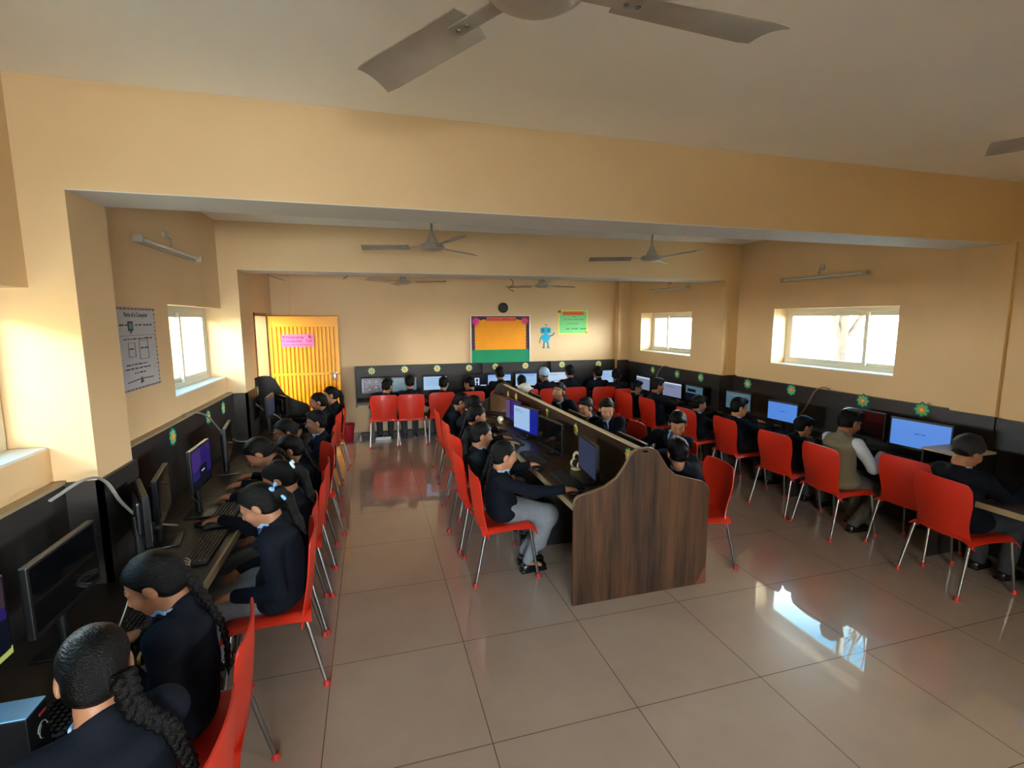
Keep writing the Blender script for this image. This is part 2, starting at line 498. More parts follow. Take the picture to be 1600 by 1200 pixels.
    # arms and hands
    for i, (sh, el, wr, inlap) in enumerate(arms):
        sx = (1, -1)[i]
        s.chain([sh, el], [.040*q, .031*q], .015); s.chain([el, wr], [.031*q, .021*q], .012)
        if inlap: d = vnorm(np.array([-sx*.75, .6, -.12])); n = np.array([0, .1, 1.])
        else: d = vnorm(vnorm(wr-el)*.6+np.array([0, .7, -.1])); d[2] = min(d[2], -.02); n = np.array([0, .1, 1.])
        if hand_n and hand_n[i] is not None:
            n = np.array(hand_n[i][0], float); d = vnorm(hand_n[i][1])
        add_hand(s, wr, d, n, sx, .80*q, curl)
    # legs
    legs = []
    for i, sx in enumerate((1, -1)):
        hj = P+np.array([sx*.065*q, .02, -.015])
        ft = np.array([sx*.085, .36, .065]) if feet is None or feet[i] is None else np.array(feet[i], float)
        kn, an = ik(hj, ft, .355*q, .37*q, np.array([sx*.12, .8, 1.0]) if not knees else np.array(knees[i], float))
        legs.append((hj, kn, an))
        s.chain([hj, kn, an], [.075*q, .048*q, .030*q], .02)
        s.cone(an, an+np.array([0, .10, -.035]), .028*q, .02, .01)
    skin = plain('skin_%d' % tone, SKIN_TONES[tone], .5, noise=.08, nscale=30, spec=.4)
    eyec = [Hf(sx*.030, .083, .004) for sx in (1, -1)]
    look_dn = pitch > 12
    def mf(c):
        out = np.zeros(len(c), int)
        l = (c-H)@RH/hs
        front = l[:, 1] > .05
        ax = np.abs(l[:, 0])
        br = front & (np.abs(l[:, 2]-(.030-1.2*(ax-.028)**2*20*.1)) < .0019) & (ax > .016) & (ax < .048)
        out[br] = 1
        if look_dn:
            ey = front & (np.abs(l[:, 2]+.0035) < .0020) & (np.abs(ax-.031) < .011)
            out[ey] = 1
        else:
            ey = front & (np.abs(l[:, 2]-.003) < .006) & (np.abs(ax-.031) < .013)
            out[ey] = 3
            ir = ey & (np.abs(ax-.031) < .0055)
            out[ir] = 1
        lp = (l[:, 1] > .075) & (np.abs(l[:, 2]+.060) < .0085) & (ax < .021)
        out[lp] = 2
        return out
    lip = plain('lips_%d' % tone, {0: '#8F4F43', 1: '#7F4237', 2: '#A05A4E', 3: '#74392F'}[tone], .45)
    body = sdf_obj('body', s, res, [skin, M['brow'], lip, M['eyewhite']], root, mf)
    # ---- shirt and collar
    t4 = fr[4]; nk = spine[4]
    sh = SDF()
    sh.cone(nk-sp*.035, nk+(nj-nk)*.45, .062*q, .050*q, .02)
    sh.ell(spine[3]+sp*.01-back*.012, (.105*q, .082*q, .085*q), fr[3], .03)
    sh.plane(nk+(nj-nk)*.52+back*.012, vnorm(nj-nk)-back*.45, .004, 's')
    sdf_obj('shirt', sh, max(res, .005), M['shirt_cream'] if blazer == 'vest' else M['shirt_blue'], root)
    # ---- blazer
    bz = SDF(); t = .012
    vest = blazer == 'vest'
    bz.ell(spine[0]+np.array([0, .012, -.012]), (.168*q*hem, .128*q, .095*q*hem), fr[0], .03)
    bz.ell(spine[1], (.135*q, .108*q, .11*q), fr[1], .05)
    bz.ell(spine[2], (.138*q, .100*q, .11*q), fr[2], .05)
    bz.ell(spine[3]+sp*.005, (.142*q, .100*q, .080*q), fr[3], .05)
    if not vest:
        for a in arms: bz.cone(sh_c, a[0], .058*q, .051*q, .035)
    else:
        for a in arms: bz.cone(sh_c, sh_c*.25+a[0]*.75, .060*q, .052*q, .04)
    bz.cone(nk-sp*.02+back*.02, nk+back*.018+sp*.018, .055*q, .047*q, .02)
    slv = SDF() if vest else bz
    for (a, e, w, inlap) in arms:
        cuff = e+(w-e)*.90
        slv.chain([a, e], [.051*q, .043*q], .03); slv.chain([e, cuff], [.045*q, .033*q], .02)
    # V opening
    vb = spine[2]*.45+spine[3]*.55
    for sx in (1, -1):
        pass
    ffw = -back
    vtop = nk+ffw*.085+sp*.025; vbot = vb+ffw*.107*q
    bz.cone(vbot+ffw*.004, vtop, .006, .052*q, .006, 's')
    bz.cone(nk+ffw*.055+sp*.02, nk+ffw*.12+sp*.03, .036*q, .05*q, .01, 's')
    mat = M['vest'] if vest else M['blazer']
    sdf_obj('sweater_vest' if vest else 'blazer', bz, max(res, .006), mat, root, wrinkle=fold_noise(.0035 if not vest else .002, seed=hip[0]*7+hip[1]*3))
    if vest: sdf_obj('shirt_sleeve', slv, max(res, .006), M['shirt_white'], root, wrinkle=fold_noise(.003, 2.0))
    # ---- lapels and tie where the front can be seen
    if res <= .0062 or tie == 'show':
        tm = SDF()
        a0 = nk+ffw*.070*q-sp*.005; b0 = vbot-ffw*.012
        tm.box((a0+b0)/2, np.array([.016, .005, np.linalg.norm(a0-b0)/2])*1.0, np.stack([side, vnorm(np.cross(side, vnorm(a0-b0)))*1., vnorm(a0-b0)], 1), .003)
        tm.ell(a0, (.016, .011, .014), t4, .004)
        sdf_obj('necktie', tm, .004, M['tie'], root)
        for sx in (1, -1):
            c1 = SDF()
            p0 = nk+ffw*.015+side*sx*.052*q+sp*.022; p1 = nk+ffw*.070*q+side*sx*.012+sp*.002
            c1.box((p0+p1)/2, (np.linalg.norm(p1-p0)/2+.006, .0045, .014), np.stack([vnorm(p1-p0), vnorm(np.cross(vnorm(p1-p0), sp)), sp], 1), .003)
            sdf_obj('collar', c1, .004, M['shirt_blue'], root)
            if not vest:
                l1 = SDF()
                q0 = nk+ffw*.030+side*sx*.064*q+sp*.012; q1 = spine[3]+ffw*.100*q+side*sx*.055*q; q2 = vbot+side*sx*.012
                l1.cone(q0, q1, .011, .015, .004); l1.cone(q1, q2, .015, .006, .004)
                sdf_obj('lapel', l1, .005, M['blazer'], root)
    if crest:
        cm = MB(); cp = spine[3]+ffw*.104*q+side*crest*.062*q-sp*.035
        R = Matrix(np.stack([side, -sp, ffw], 1).tolist()).to_4x4(); R.translation = Vector(cp)
        cm.lathe([(0, -.002), (.024, -.002), (.024, .008), (.020, .010)], M['gold'], seg=20)
        cm.lathe([(0.0, .0102), (.016, .0102), (.014, .0125), (0, .0125)], M['crest_dark'], seg=20)
        cm.build('blazer_crest', root, R)
    # ---- lower clothes
    lo = SDF()
    if kind == 'girl':
        lo.ell(P+np.array([0, .02, -.01]), (.140*q, .115*q, .075*q), None, .03)
        for hj, kn, an in legs:
            lo.cone(hj, kn, .092*q, .066*q, .05)
            lo.cone(kn, kn*.45+an*.55+np.array([0, .01, 0]), .068*q, .070*q, .045)
            lo.cone(kn*.5+an*.5, an+np.array([0, 0, .02]), .050*q, .040*q, .01)
        lo.cone((legs[0][1]+legs[1][1])/2, (legs[0][0]+legs[1][0])/2+np.array([0, .1, 0]), .05, .06, .05)
    else:
        lo.ell(P+np.array([0, .01, -.01]), (.135*q, .105*q, .075*q), None, .03)
        for hj, kn, an in legs:
            lo.chain([hj, kn], [.086*q, .062*q], .03); lo.chain([kn, an+np.array([0, 0, .01])], [.062*q, .047*q], .02)
    sdf_obj('kurta' if kind == 'girl' else 'trousers', lo, max(res, .008), M['kurta'] if kind == 'girl' else (M['trouser_light'] if lower == 'light' else M['trouser']), root, wrinkle=fold_noise(.004, 3.1))
    for i, (hj, kn, an) in enumerate(legs):
        so = SDF(); fd = vnorm(np.array([0.08*(1, -1)[i], 1, 0]))
        if feet is not None and feet[i] is not None and len(feet[i]) > 3: pass
        h0 = an+np.array([0, -.025, -.035]); 
        h0[2] = .035; toe = h0+fd*.15*q; toe[2] = .026
        so.cone(h0, toe, .036*q, .031*q, .02); so.cone(h0+fd*.02+np.array([0, 0, .02]), h0+fd*.08, .032*q, .026*q, .02)
        so.box(h0+fd*.07*q-np.array([0, 0, .028]), (.036*q, .105*q, .009), np.stack([np.cross(fd, up), fd, up], 1), .006, .006)
        sdf_obj('shoe', so, .007, M['shoe'], root)
    # ---- hair
    hr = SDF()
    th = {'short': .015, 'girl': .010}.get(hair if hair in ('short',) else 'girl')
    if hair == 'patka' or hair == 'kerchief':
        hr.ell(Hf(0, -.012, .042), (np.array([.074, .092, .083])+.014)*hs, RH, .01)
        hr.plane(Hf(0, .080, .050), -u-f*(-.72), .006, 's')
        hr.ell(Hf(0, .035, .122), np.array([.026, .026, .024])*hs, RH, .018)
        hr.cone(Hf(0, -.095, .0), Hf(0, -.115, -.02), .016*hs, .012*hs, .012)
        hm = plain('patka_'+patka, {'blue': '#9FBEDD', 'grey': '#B9B6AC', 'black': '#15161C'}[patka], .8, noise=.12, nscale=60)
        sdf_obj('head_wrap', hr, max(res*.8, .004), hm, root, wrinkle=fold_noise(.003, 1, 2.2))
        h2 = SDF()
        h2.ell(Hf(0, -.014, .03), (np.array([.074, .092, .083])+.006)*hs, RH, .01)
        h2.plane(Hf(0, .040, .02), -u-f*(-.75), .006, 's'); h2.plane(Hf(0, -.02, -.045), -u, .006, 's')
        sdf_obj('hair', h2, max(res*.8, .004), M['hair'], root)
    else:
        if hair == 'short':
            hr.ell(Hf(0, -.014, .040), (np.array([.074, .092, .083])+np.array([.010, .010, .013]))*hs, RH, .01)
            hr.ell(Hf(.01, .055, .098), np.array([.050, .036, .024])*hs, RH, .03)
            hr.ell(Hf(0, -.072, .01), np.array([.060, .032, .068])*hs, RH, .02)
            hr.ell(Hf(0, -.045, -.025), np.array([.066, .050, .050])*hs, RH, .02)
            hr.ell(Hf(0, .088, -.030), np.array([.30, .082, .094])*hs, RH, .006, 's')
            hr.plane(Hf(0, .0, -.040), -u+f*.42, .006, 's')
            for sx in (1, -1): hr.ell(Hf(sx*.086, -.008, -.012), np.array([.022, .030, .040])*hs, RH, .006, 's')
            amp = .0035
        else:
            hr.ell(Hf(0, -.013, .036), (np.array([.074, .092, .083])+.0085)*hs, RH, .01)
            hr.ell(Hf(0, -.080, -.005), np.array([.056, .036, .064])*hs, RH, .03)
            hr.ell(Hf(0, -.045, -.030), np.array([.068, .052, .056])*hs, RH, .02)
            hr.ell(Hf(0, .090, -.034), np.array([.30, .082, .102])*hs, RH, .006, 's')
            hr.plane(Hf(0, .0, -.048), -u+f*.45, .006, 's')
            for sx in (1, -1): hr.ell(Hf(sx*.088, -.004, -.014), np.array([.024, .026, .034])*hs, RH, .006, 's')
            amp = .0012
        hb = Hf(0, -.105, -.005)
        dn = np.array([0, 0, -1.])
        sd = side*braid_side
        if hair in ('braid', 'twin'):
            lst = [braid_side] if hair == 'braid' else [-.45, .45]
            for bs in lst:
                w0 = Hf(bs*.06, -.104, -.02)
                w1 = nk+back*.085*q+side*bs*.10+sp*.035
                w2 = spine[3]+back*.118*q+side*bs*.14; w3 = spine[2]+back*.125*q+side*bs*.17; w4 = spine[1]+back*.125*q+side*bs*.19
                if abs(bs) > .9:   # braid falling over the shoulder to the front or side
                    w1 = nk+back*.07+side*np.sign(bs)*.05+sp*.03
                    w2 = sh_c+side*np.sign(bs)*.11*q+back*.085*q+dn*.02; w3 = sh_c+side*np.sign(bs)*.14*q+back*.10+dn*.15; w4 = w3+dn*.12-back*.01
                pts = [w0, w1, w2, w3, w4]
                # resample
                seg = []
                for a, b in zip(pts[:-1], pts[1:]):
                    m_ = max(2, int(np.linalg.norm(b-a)/.008))
                    for j in range(m_): seg.append(a+(b-a)*j/m_)
                seg.append(pts[-1]); nS = len(seg)
                for j in range(nS-1):
                    tt = vnorm(seg[min(j+1, nS-1)]-seg[max(j-1, 0)]); la_ = vnorm(np.cross(tt, back)+1e-6)
                    bw = (.0165 if abs(bs) > .9 else .0135)*(1-.45*j/nS)
                    for ph in range(3):
                        an = j*.62+ph*2.094; an2 = (j+1)*.62+ph*2.094
                        o1 = la_*math.sin(an)*bw*1.15+back*math.sin(2*an)*bw*.5
                        o2 = la_*math.sin(an2)*bw*1.15+back*math.sin(2*an2)*bw*.5
                        hr.cone(seg[j]+o1, seg[j+1]+o2, bw*.85, bw*.85, .0025)
                tail = seg[-1]
                hr.cone(tail, tail+dn*.04, .007, .003, .006)
                if ribbon:
                    rb = SDF(); tl = seg[-3]
                    rb.ell(tl, (.013, .013, .008), None, .004)
                    for sx2 in (1, -1): rb.ell(tl+side*sx2*.014+back*.006, (.014, .006, .009), None, .004)
                    sdf_obj('hair_tie', rb, .004, plain('ribbon_'+ribbon[0], ribbon[1], .6), root)
        elif hair in ('ponytail', 'bun'):
            c0 = Hf(0, -.10, .03)
            if hair == 'ponytail':
                pts = [c0, Hf(0, -.135, .01), Hf(.0, -.15, -.05), nk+back*.115*q+side*braid_side*.1, spine[3]+back*.13*q+side*braid_side*.14]
                hr.chain(pts, [.020, .026, .029, .026, .010], .02)
            else:
                hr.ell(Hf(0, -.115, .02), np.array([.035, .03, .035])*hs, RH, .01)
            if ribbon:
                rb = SDF()
                if len(ribbon) > 2 and ribbon[2] == 'bow':
                    for sx2 in (1, -1):
                        rb.ell(Hf(sx2*.030, -.120, .045), np.array([.030, .010, .014])*hs, RH@np.array([[math.cos(.5*sx2), -math.sin(.5*sx2)*0, -math.sin(.5*sx2)], [0, 1, 0], [math.sin(.5*sx2), 0, math.cos(.5*sx2)]]), .004)
                        rb.cone(Hf(0, -.125, .035), Hf(sx2*.034, -.150, -.035), .006, .009, .004)
                    rb.ell(Hf(0, -.122, .038), np.array([.014, .013, .014])*hs, RH, .004)
                elif len(ribbon) > 2 and ribbon[2] == 'flower':
                    for j in range(9):
                        an = j*.7; rb.ell(Hf(.022*math.cos(an), -.122-.003*(j % 3), .035+.024*math.sin(an)), np.array([.015, .010, .013])*hs, RH, .003)
                    rb.ell(Hf(0, -.128, .035), np.array([.016, .010, .016])*hs, RH, .003)
                else:
                    rb.ell(Hf(0, -.115, .022), np.array([.028, .014, .028])*hs, RH, .004)
                sdf_obj('hair_tie', rb, .004, plain('ribbon_'+ribbon[0], ribbon[1], .6), root)
        sdf_obj('hair', hr, max(res*.8, .0035), M['hair_long'] if hair != 'short' else M['hair'], root, wrinkle=fold_noise(amp, hip[0]*5, 2.6))
    return root
# ---------------------------------------------------------------- the room
XL, XR, XR3, YB, YF = -1.45, 4.87, 4.64, 8.35, -3.1
CEIL = 2.98
wallm, nt, b = new_mat('cream_wall_paint')
tc = N(nt, 'ShaderNodeTexCoord')
n1 = N(nt, 'ShaderNodeTexNoise', i_Scale=1.3, i_Detail=5.0); nt.links.new(tc.outputs['Object'], n1.inputs[0])
cr = N(nt, 'ShaderNodeValToRGB'); nt.links.new(n1.outputs[0], cr.inputs[0])
cr.color_ramp.elements[0].position = .35; cr.color_ramp.elements[0].color = rgb('#D6B487')
cr.color_ramp.elements[1].position = .7; cr.color_ramp.elements[1].color = rgb('#DDBC8F')
nt.links.new(cr.outputs[0], b.inputs['Base Color']); b.inputs['Roughness'].default_value = .55
n2 = N(nt, 'ShaderNodeTexNoise', i_Scale=160.0, i_Detail=2.0); nt.links.new(tc.outputs['Object'], n2.inputs[0])
bp = N(nt, 'ShaderNodeBump', i_Strength=.06, i_Distance=.004); nt.links.new(n2.outputs[0], bp.inputs['Height']); nt.links.new(bp.outputs[0], b.inputs['Normal'])
ceilm = plain('ceiling_whitewash', '#F8F3EA', .8, noise=.03, nscale=1.5, bump=.05, bscale=120)
soffm = plain('soffit_paint', '#D8D6D2', .7, noise=.02, nscale=3)
# floor: 750 mm vitrified tiles with dark joints
fl, nt, b = new_mat('polished_beige_tile')
tc = N(nt, 'ShaderNodeTexCoord'); sx = N(nt, 'ShaderNodeSeparateXYZ'); nt.links.new(tc.outputs['Object'], sx.inputs[0])
masks = []; cells = []
for k, off in (('X', -.281), ('Y', 1.966)):
    a = N(nt, 'ShaderNodeMath', operation='SUBTRACT'); nt.links.new(sx.outputs[k], a.inputs[0]); a.inputs[1].default_value = off-75.0
    d = N(nt, 'ShaderNodeMath', operation='DIVIDE'); nt.links.new(a.outputs[0], d.inputs[0]); d.inputs[1].default_value = .75
    f = N(nt, 'ShaderNodeMath', operation='FRACT'); nt.links.new(d.outputs[0], f.inputs[0])
    flr = N(nt, 'ShaderNodeMath', operation='FLOOR'); nt.links.new(d.outputs[0], flr.inputs[0]); cells.append(flr)
    p = N(nt, 'ShaderNodeMath', operation='PINGPONG'); nt.links.new(d.outputs[0], p.inputs[0]); p.inputs[1].default_value = .5
    l = N(nt, 'ShaderNodeMath', operation='LESS_THAN'); nt.links.new(p.outputs[0], l.inputs[0]); l.inputs[1].default_value = .0030
    masks.append(l)
mx = N(nt, 'ShaderNodeMath', operation='MAXIMUM'); nt.links.new(masks[0].outputs[0], mx.inputs[0]); nt.links.new(masks[1].outputs[0], mx.inputs[1])
cv = N(nt, 'ShaderNodeCombineXYZ'); nt.links.new(cells[0].outputs[0], cv.inputs[0]); nt.links.new(cells[1].outputs[0], cv.inputs[1])
wn = N(nt, 'ShaderNodeTexWhiteNoise'); nt.links.new(cv.outputs[0], wn.inputs[0])
n1 = N(nt, 'ShaderNodeTexNoise', i_Scale=3.0, i_Detail=6.0, i_Roughness=.6); nt.links.new(tc.outputs['Object'], n1.inputs[0])
ad = N(nt, 'ShaderNodeMath', operation='MULTIPLY_ADD'); nt.links.new(wn.outputs[0], ad.inputs[0]); ad.inputs[1].default_value = .12; nt.links.new(n1.outputs[0], ad.inputs[2])
cr = N(nt, 'ShaderNodeValToRGB'); nt.links.new(ad.outputs[0], cr.inputs[0])
cr.color_ramp.elements[0].position = .3; cr.color_ramp.elements[0].color = rgb('#AB9686')
cr.color_ramp.elements[1].position = .8; cr.color_ramp.elements[1].color = rgb('#B5A191')
mc = N(nt, 'ShaderNodeMix', data_type='RGBA'); nt.links.new(mx.outputs[0], mc.inputs['Factor']); nt.links.new(cr.outputs[0], mc.inputs['A']); mc.inputs['B'].default_value = rgb('#4E4238')
nt.links.new(mc.outputs['Result'], b.inputs['Base Color'])
ro = N(nt, 'ShaderNodeMapRange', i_To_Min=.28, i_To_Max=.5); nt.links.new(mx.outputs[0], ro.inputs[0]); nt.links.new(ro.outputs[0], b.inputs['Roughness'])
b.inputs['Specular IOR Level'].default_value = .5; b.inputs['Coat Weight'].default_value = 1.0; b.inputs['Coat Roughness'].default_value = .02; b.inputs['Coat IOR'].default_value = 1.55
n3 = N(nt, 'ShaderNodeTexNoise', i_Scale=2.2, i_Detail=1.0); nt.links.new(tc.outputs['Object'], n3.inputs[0])
bp = N(nt, 'ShaderNodeBump', i_Strength=.012, i_Distance=.02); nt.links.new(n3.outputs[0], bp.inputs['Height']); nt.links.new(bp.outputs[0], b.inputs['Normal'])

def struct(o): o['kind'] = 'structure'; return o
struct(MB().box((-1.95, YF-.2, -.12), (5.3, YB+.2, 0), fl).build('floor'))
c = MB()
c.box((-1.95, YF-.2, CEIL), (5.3, 2.9, CEIL+.15), ceilm)
c.box((-1.95, 2.9, 2.93), (5.3, 5.85, CEIL+.15), ceilm)
c.box((-1.95, 5.85, 2.90), (5.3, YB+.2, CEIL+.15), ceilm)
struct(c.build('ceiling'))
# beams: painted sides, pale soffit
for i, (y0, y1, z) in enumerate(((2.72, 3.07, 2.515), (5.66, 6.08, 2.45), (-.28, .07, 2.515))):
    m = MB()
    m.box((-1.9, y0, z+.004), (5.2, y1, CEIL+.02), wallm)
    m.box((-1.274, y0, z), (4.63 if y0 > 5 else 4.839, y1, z+.004), soffm)
    struct(m.build('ceiling_beam'))
def side_wall(name, xi, xo, wins, y0, y1):
    """wall between inner face xi and outer face xo with rectangular openings (y0,y1,z0,z1)"""
    m = MB(); xa, xb = min(xi, xo), max(xi, xo); y = y0
    for (a, b_, c0, c1) in sorted(wins):
        if a > y: m.box((xa, y, 0), (xb, a, CEIL+.05), wallm)
        if c0 > 0: m.box((xa, a, 0), (xb, b_, c0), wallm)
        m.box((xa, a, c1), (xb, b_, CEIL+.05), wallm); y = b_
    if y < y1: m.box((xa, y, 0), (xb, y1, CEIL+.05), wallm)
    return struct(m.build(name))
side_wall('wall_left', XL, -1.75, [(4.28, 5.75, 1.35, 2.06), (1.25, 2.80, 1.35, 2.085), (7.1, 7.88, 0, 2.04)], YF, YB)
side_wall('wall_right', XR, 5.2, [(3.515, 5.035, 1.37, 2.055), (-2.5, -1.0, 1.375, 2.05)], YF, 6.0)
side_wall('wall_right', XR3, 5.2, [(6.36, 7.79, 1.37, 2.04)], 6.0, YB)
m = MB(); m.box((-1.95, YB, 0), (5.2, YB+.2, CEIL+.05), wallm); m.box((4.42, 8.2, 0), (XR3+.1, YB+.1, 2.95), wallm); struct(m.build('wall_back'))
m = MB(); m.box((-1.95, YF-.2, 0), (-1.0, YF, CEIL+.05), wallm); m.box((1.1, YF-.2, 0), (5.2, YF, CEIL+.05), wallm); m.box((-1.0, YF-.2, 0), (1.1, YF, .9), wallm); m.box((-1.0, YF-.2, 2.1), (1.1, YF, CEIL+.05), wallm); struct(m.build('wall_front'))
# columns under the beams
for (x0, x1, y0, y1) in ((-1.75, -1.275, 2.72, 3.07), (-1.75, -1.275, 5.66, 6.08), (-1.75, -1.275, -.28, .07)):
    struct(MB().box((x0, y0, 0), (x1, y1, 2.454 if y0 > 5 else 2.519), wallm).build('wall_column'))
for (x0, x1, y0, y1) in ((4.84, 5.25, 2.66, 2.99), (4.635, 5.25, 5.66, 6.08), (4.84, 5.25, -.28, .07)):
    struct(MB().box((x0, y0, 0), (x1, y1, 2.454 if y0 > 5 else 2.519), wallm).build('wall_column'))
sill = plain('white_sill_paint', '#D9D5CC', .6)
trim = plain('window_frame_cream', '#CFC8B4', .4)
glass, nt, b = new_mat('window_glass')
out = nt.nodes['Material Output']; tr = N(nt, 'ShaderNodeBsdfTransparent'); gl = N(nt, 'ShaderNodeBsdfGlossy'); gl.inputs['Roughness'].default_value = .02
tr.inputs[0].default_value = (.93, .97, .96, 1)
ms = N(nt, 'ShaderNodeMixShader')
ms.inputs[0].default_value = .05; nt.links.new(tr.outputs[0], ms.inputs[1]); nt.links.new(gl.outputs[0], ms.inputs[2]); nt.links.new(ms.outputs[0], out.inputs['Surface'])
def window(n, x, y0, y1, z0, z1, split, side):
    """sliding two-sash window; side +1 for the right-hand wall (outside is +x)"""
    root = empty('window_%d' % n, (x, (y0+y1)/2, z0)); root['kind'] = 'structure'
    w = (y1-y0)/2; h = z1-z0; d = .035
    m = MB()
    m.box((-d, -w, 0), (d, w, .05), trim, .004); m.box((-d, -w, h-.05), (d, w, h), trim, .004)
    m.box((-d, -w, .05), (d, -w+.05, h-.05), trim); m.box((-d, w-.05, .05), (d, w, h-.05), trim)
    m.build('window_frame', root)
    ys = -w+.05+(2*w-.1)*split
    for k, (a, b_, off) in enumerate(((-w+.05, ys+.02, .016), (ys-.02, w-.05, -.016))):
        s = MB(); off *= side; t = .014
        s.box((off-t, a, .05), (off+t, b_, .09), trim); s.box((off-t, a, h-.09), (off+t, b_, h-.05), trim)
        s.box((off-t, a, .09), (off+t, a+.04, h-.09), trim); s.box((off-t, b_-.04, .09), (off+t, b_, h-.09), trim)
        so = s.build('window_sash', root)
        MB().box((off-.003, a+.04, .09), (off+.003, b_-.04, h-.09), glass).build('window_pane', so)
        if k == 0: MB().box((-.02*side+off-.006, b_-.03, h*.5-.05), (-.02*side+off+.006, b_-.015, h*.5+.05), M_steel, .003).build('window_latch', so)
    xi = {1: XR if y0 < 6 else XR3, -1: XL}[side]
    s = MB(); s.box((min(x, xi)-.0, y0-.0, -.0), (max(x, xi), y1, .012), sill); o = s.build('window_sill', root); o.location = (-x, -(y0+y1)/2, 0)
    return root
M_steel = plain('brushed_steel', '#9A9A98', .3, metal=1.0)
for i, (x, a, b_, c0, c1) in enumerate(WIN_L): window(i+1, x, a, b_, c0, c1, .5, -1)
for i, (x, a, b_, c0, c1) in enumerate(WIN_R): window(i+3, x, a, b_, c0, c1, .30 if i != 1 else .68, 1)
added_window = window(8, 0, -1.05, 1.05, .9, 2.1, .5, 1); added_window.location = (.05, YF-.1, .9); added_window.rotation_euler = (0, 0, -math.pi/2)  # unseen window behind the camera, added to light the front beam and ceiling
# skirting
m = MB(); sk = plain('skirting_tile', '#9C876F', .35, noise=.05)
m.box((-1.45, YB-.012, 0), (4.42, YB, .09), sk); struct(m.build('baseboard_back'))
# door frame (opening in the left wall, bay 3)
m = MB(); dfm = plain('door_frame_paint', '#8A6A3A', .5)
m.box((-1.60, 7.10, 0), (-1.44, 7.14, 2.04), dfm); m.box((-1.60, 7.84, 0), (-1.44, 7.88, 2.04), dfm); m.box((-1.60, 7.10, 2.0), (-1.44, 7.88, 2.04), dfm)
struct(m.build('trim_1'))
# yellow metal door leaf standing open, parallel to the back wall
ym = plain('yellow_door_paint', '#CF8A00', .4, noise=.04, nscale=5)
d = empty('door_1', (-1.43, 7.90, 0)); d['kind'] = 'structure'
m = MB(); W = .97; H = 2.0
m.box((.01, -.018, .022), (W-.01, .016, H-.004), ym, .003)
m.box((0, -.032, .02), (.05, .0, H), ym, .004); m.box((W-.05, -.032, .02), (W, .0, H), ym, .004)
m.box((.045, -.030, H-.16), (W-.045, .0, H-.002), ym, .004); m.box((.045, -.030, .022), (W-.045, .0, .14), ym, .004); m.box((.045, -.036, 1.12), (W-.045, .0, 1.155), ym, .004)
k = .08
while k < W-.09:
    for (za, zb) in ((.14, 1.12), (1.155, H-.16)):
        m.prism([(k, -.018), (k+.008, -.034), (k+.030, -.034), (k+.038, -.018)], 'xy', za, zb, ym)
    k += .056
m.build('door_leaf', d)
s = MB(); s.box((W-.14, -.045, 1.125), (W-.02, -.033, 1.150), M_steel, .003); s.box((W-.105, -.05, 1.03), (W-.065, -.032, 1.13), M_steel, .004); s.tube([(W-.16, -.044, 1.138), (W+.01, -.044, 1.138)], .006, M_steel); s.build('door_latch', d)
# electrical conduit on the back wall
m = MB(); m.box((-1.20, YB-.025, 2.02), (-1.175, YB, 2.9), wallm); struct(m.build('trim_2'))
# ---- outside
m = MB(); m.box((-4.2, 6.6, 2.45), (-1.76, 9.2, 2.6), wallm); m.box((-4.2, 6.6, 0), (-4.05, 9.2, 2.45), wallm); m.box((-4.2, 9.05, 0), (-1.76, 9.2, 2.45), wallm); struct(m.build('doorway_light_block'))  # unseen roof and walls added to cut the daylight entering the doorway
grd = plain('outside_paving', '#D0CBC2', .9, noise=.15, nscale=1.0)
for nm, x0, x1 in (('outside_ground', -40, -1.96), ('outside_ground', 5.31, 45)):
    struct(MB().box((x0, -25, -.5), (x1, 40, -.02), grd).build(nm))
bm_ = plain('outside_pale_plaster', '#F4F2EE', .8, noise=.04); dk = plain('outside_dark_glass', '#20242C', .2); rd = plain('outside_brick_band', '#9A5A48', .8)
root = empty('neighbouring_building', (24, 9, 0), 0, 'pale plastered building with dark windows seen through the right wall windows', 'building')
m = MB(); m.box((0, -14, 0), (6, 30, 2.2), bm_); m.box((-.3, -14.3, 2.2), (6.3, 30.3, 2.45), bm_); m.build('wall', root)
for yy in (-10, -5, 0, 8.6, 11.0):
    w_ = MB(); w_.box((-.05, yy, .6), (.05, yy+1.6, 1.7), dk); w_.box((-.08, yy-.05, .52), (.02, yy+1.65, .6), rd); w_.build('window', root)
root = empty('light_block_wall', (-4.4, 0, 0), 0, 'added unseen yellow wall dimming the left window near the camera', 'wall')  # unseen wall added to dim and warm light through the near left window
m = MB(); m.box((0, -16, 0), (.25, 3.2, 2.7), plain('outside_yellow_plaster', '#C4A650', .9, noise=.05)); m.build('wall', root)
barkm = plain('tree_bark', '#4A3C30', .9, noise=.3, nscale=12, bump=.5, bscale=30)
leafm = plain('tree_leaf', '#4E7428', .6, noise=.5, nscale=4)
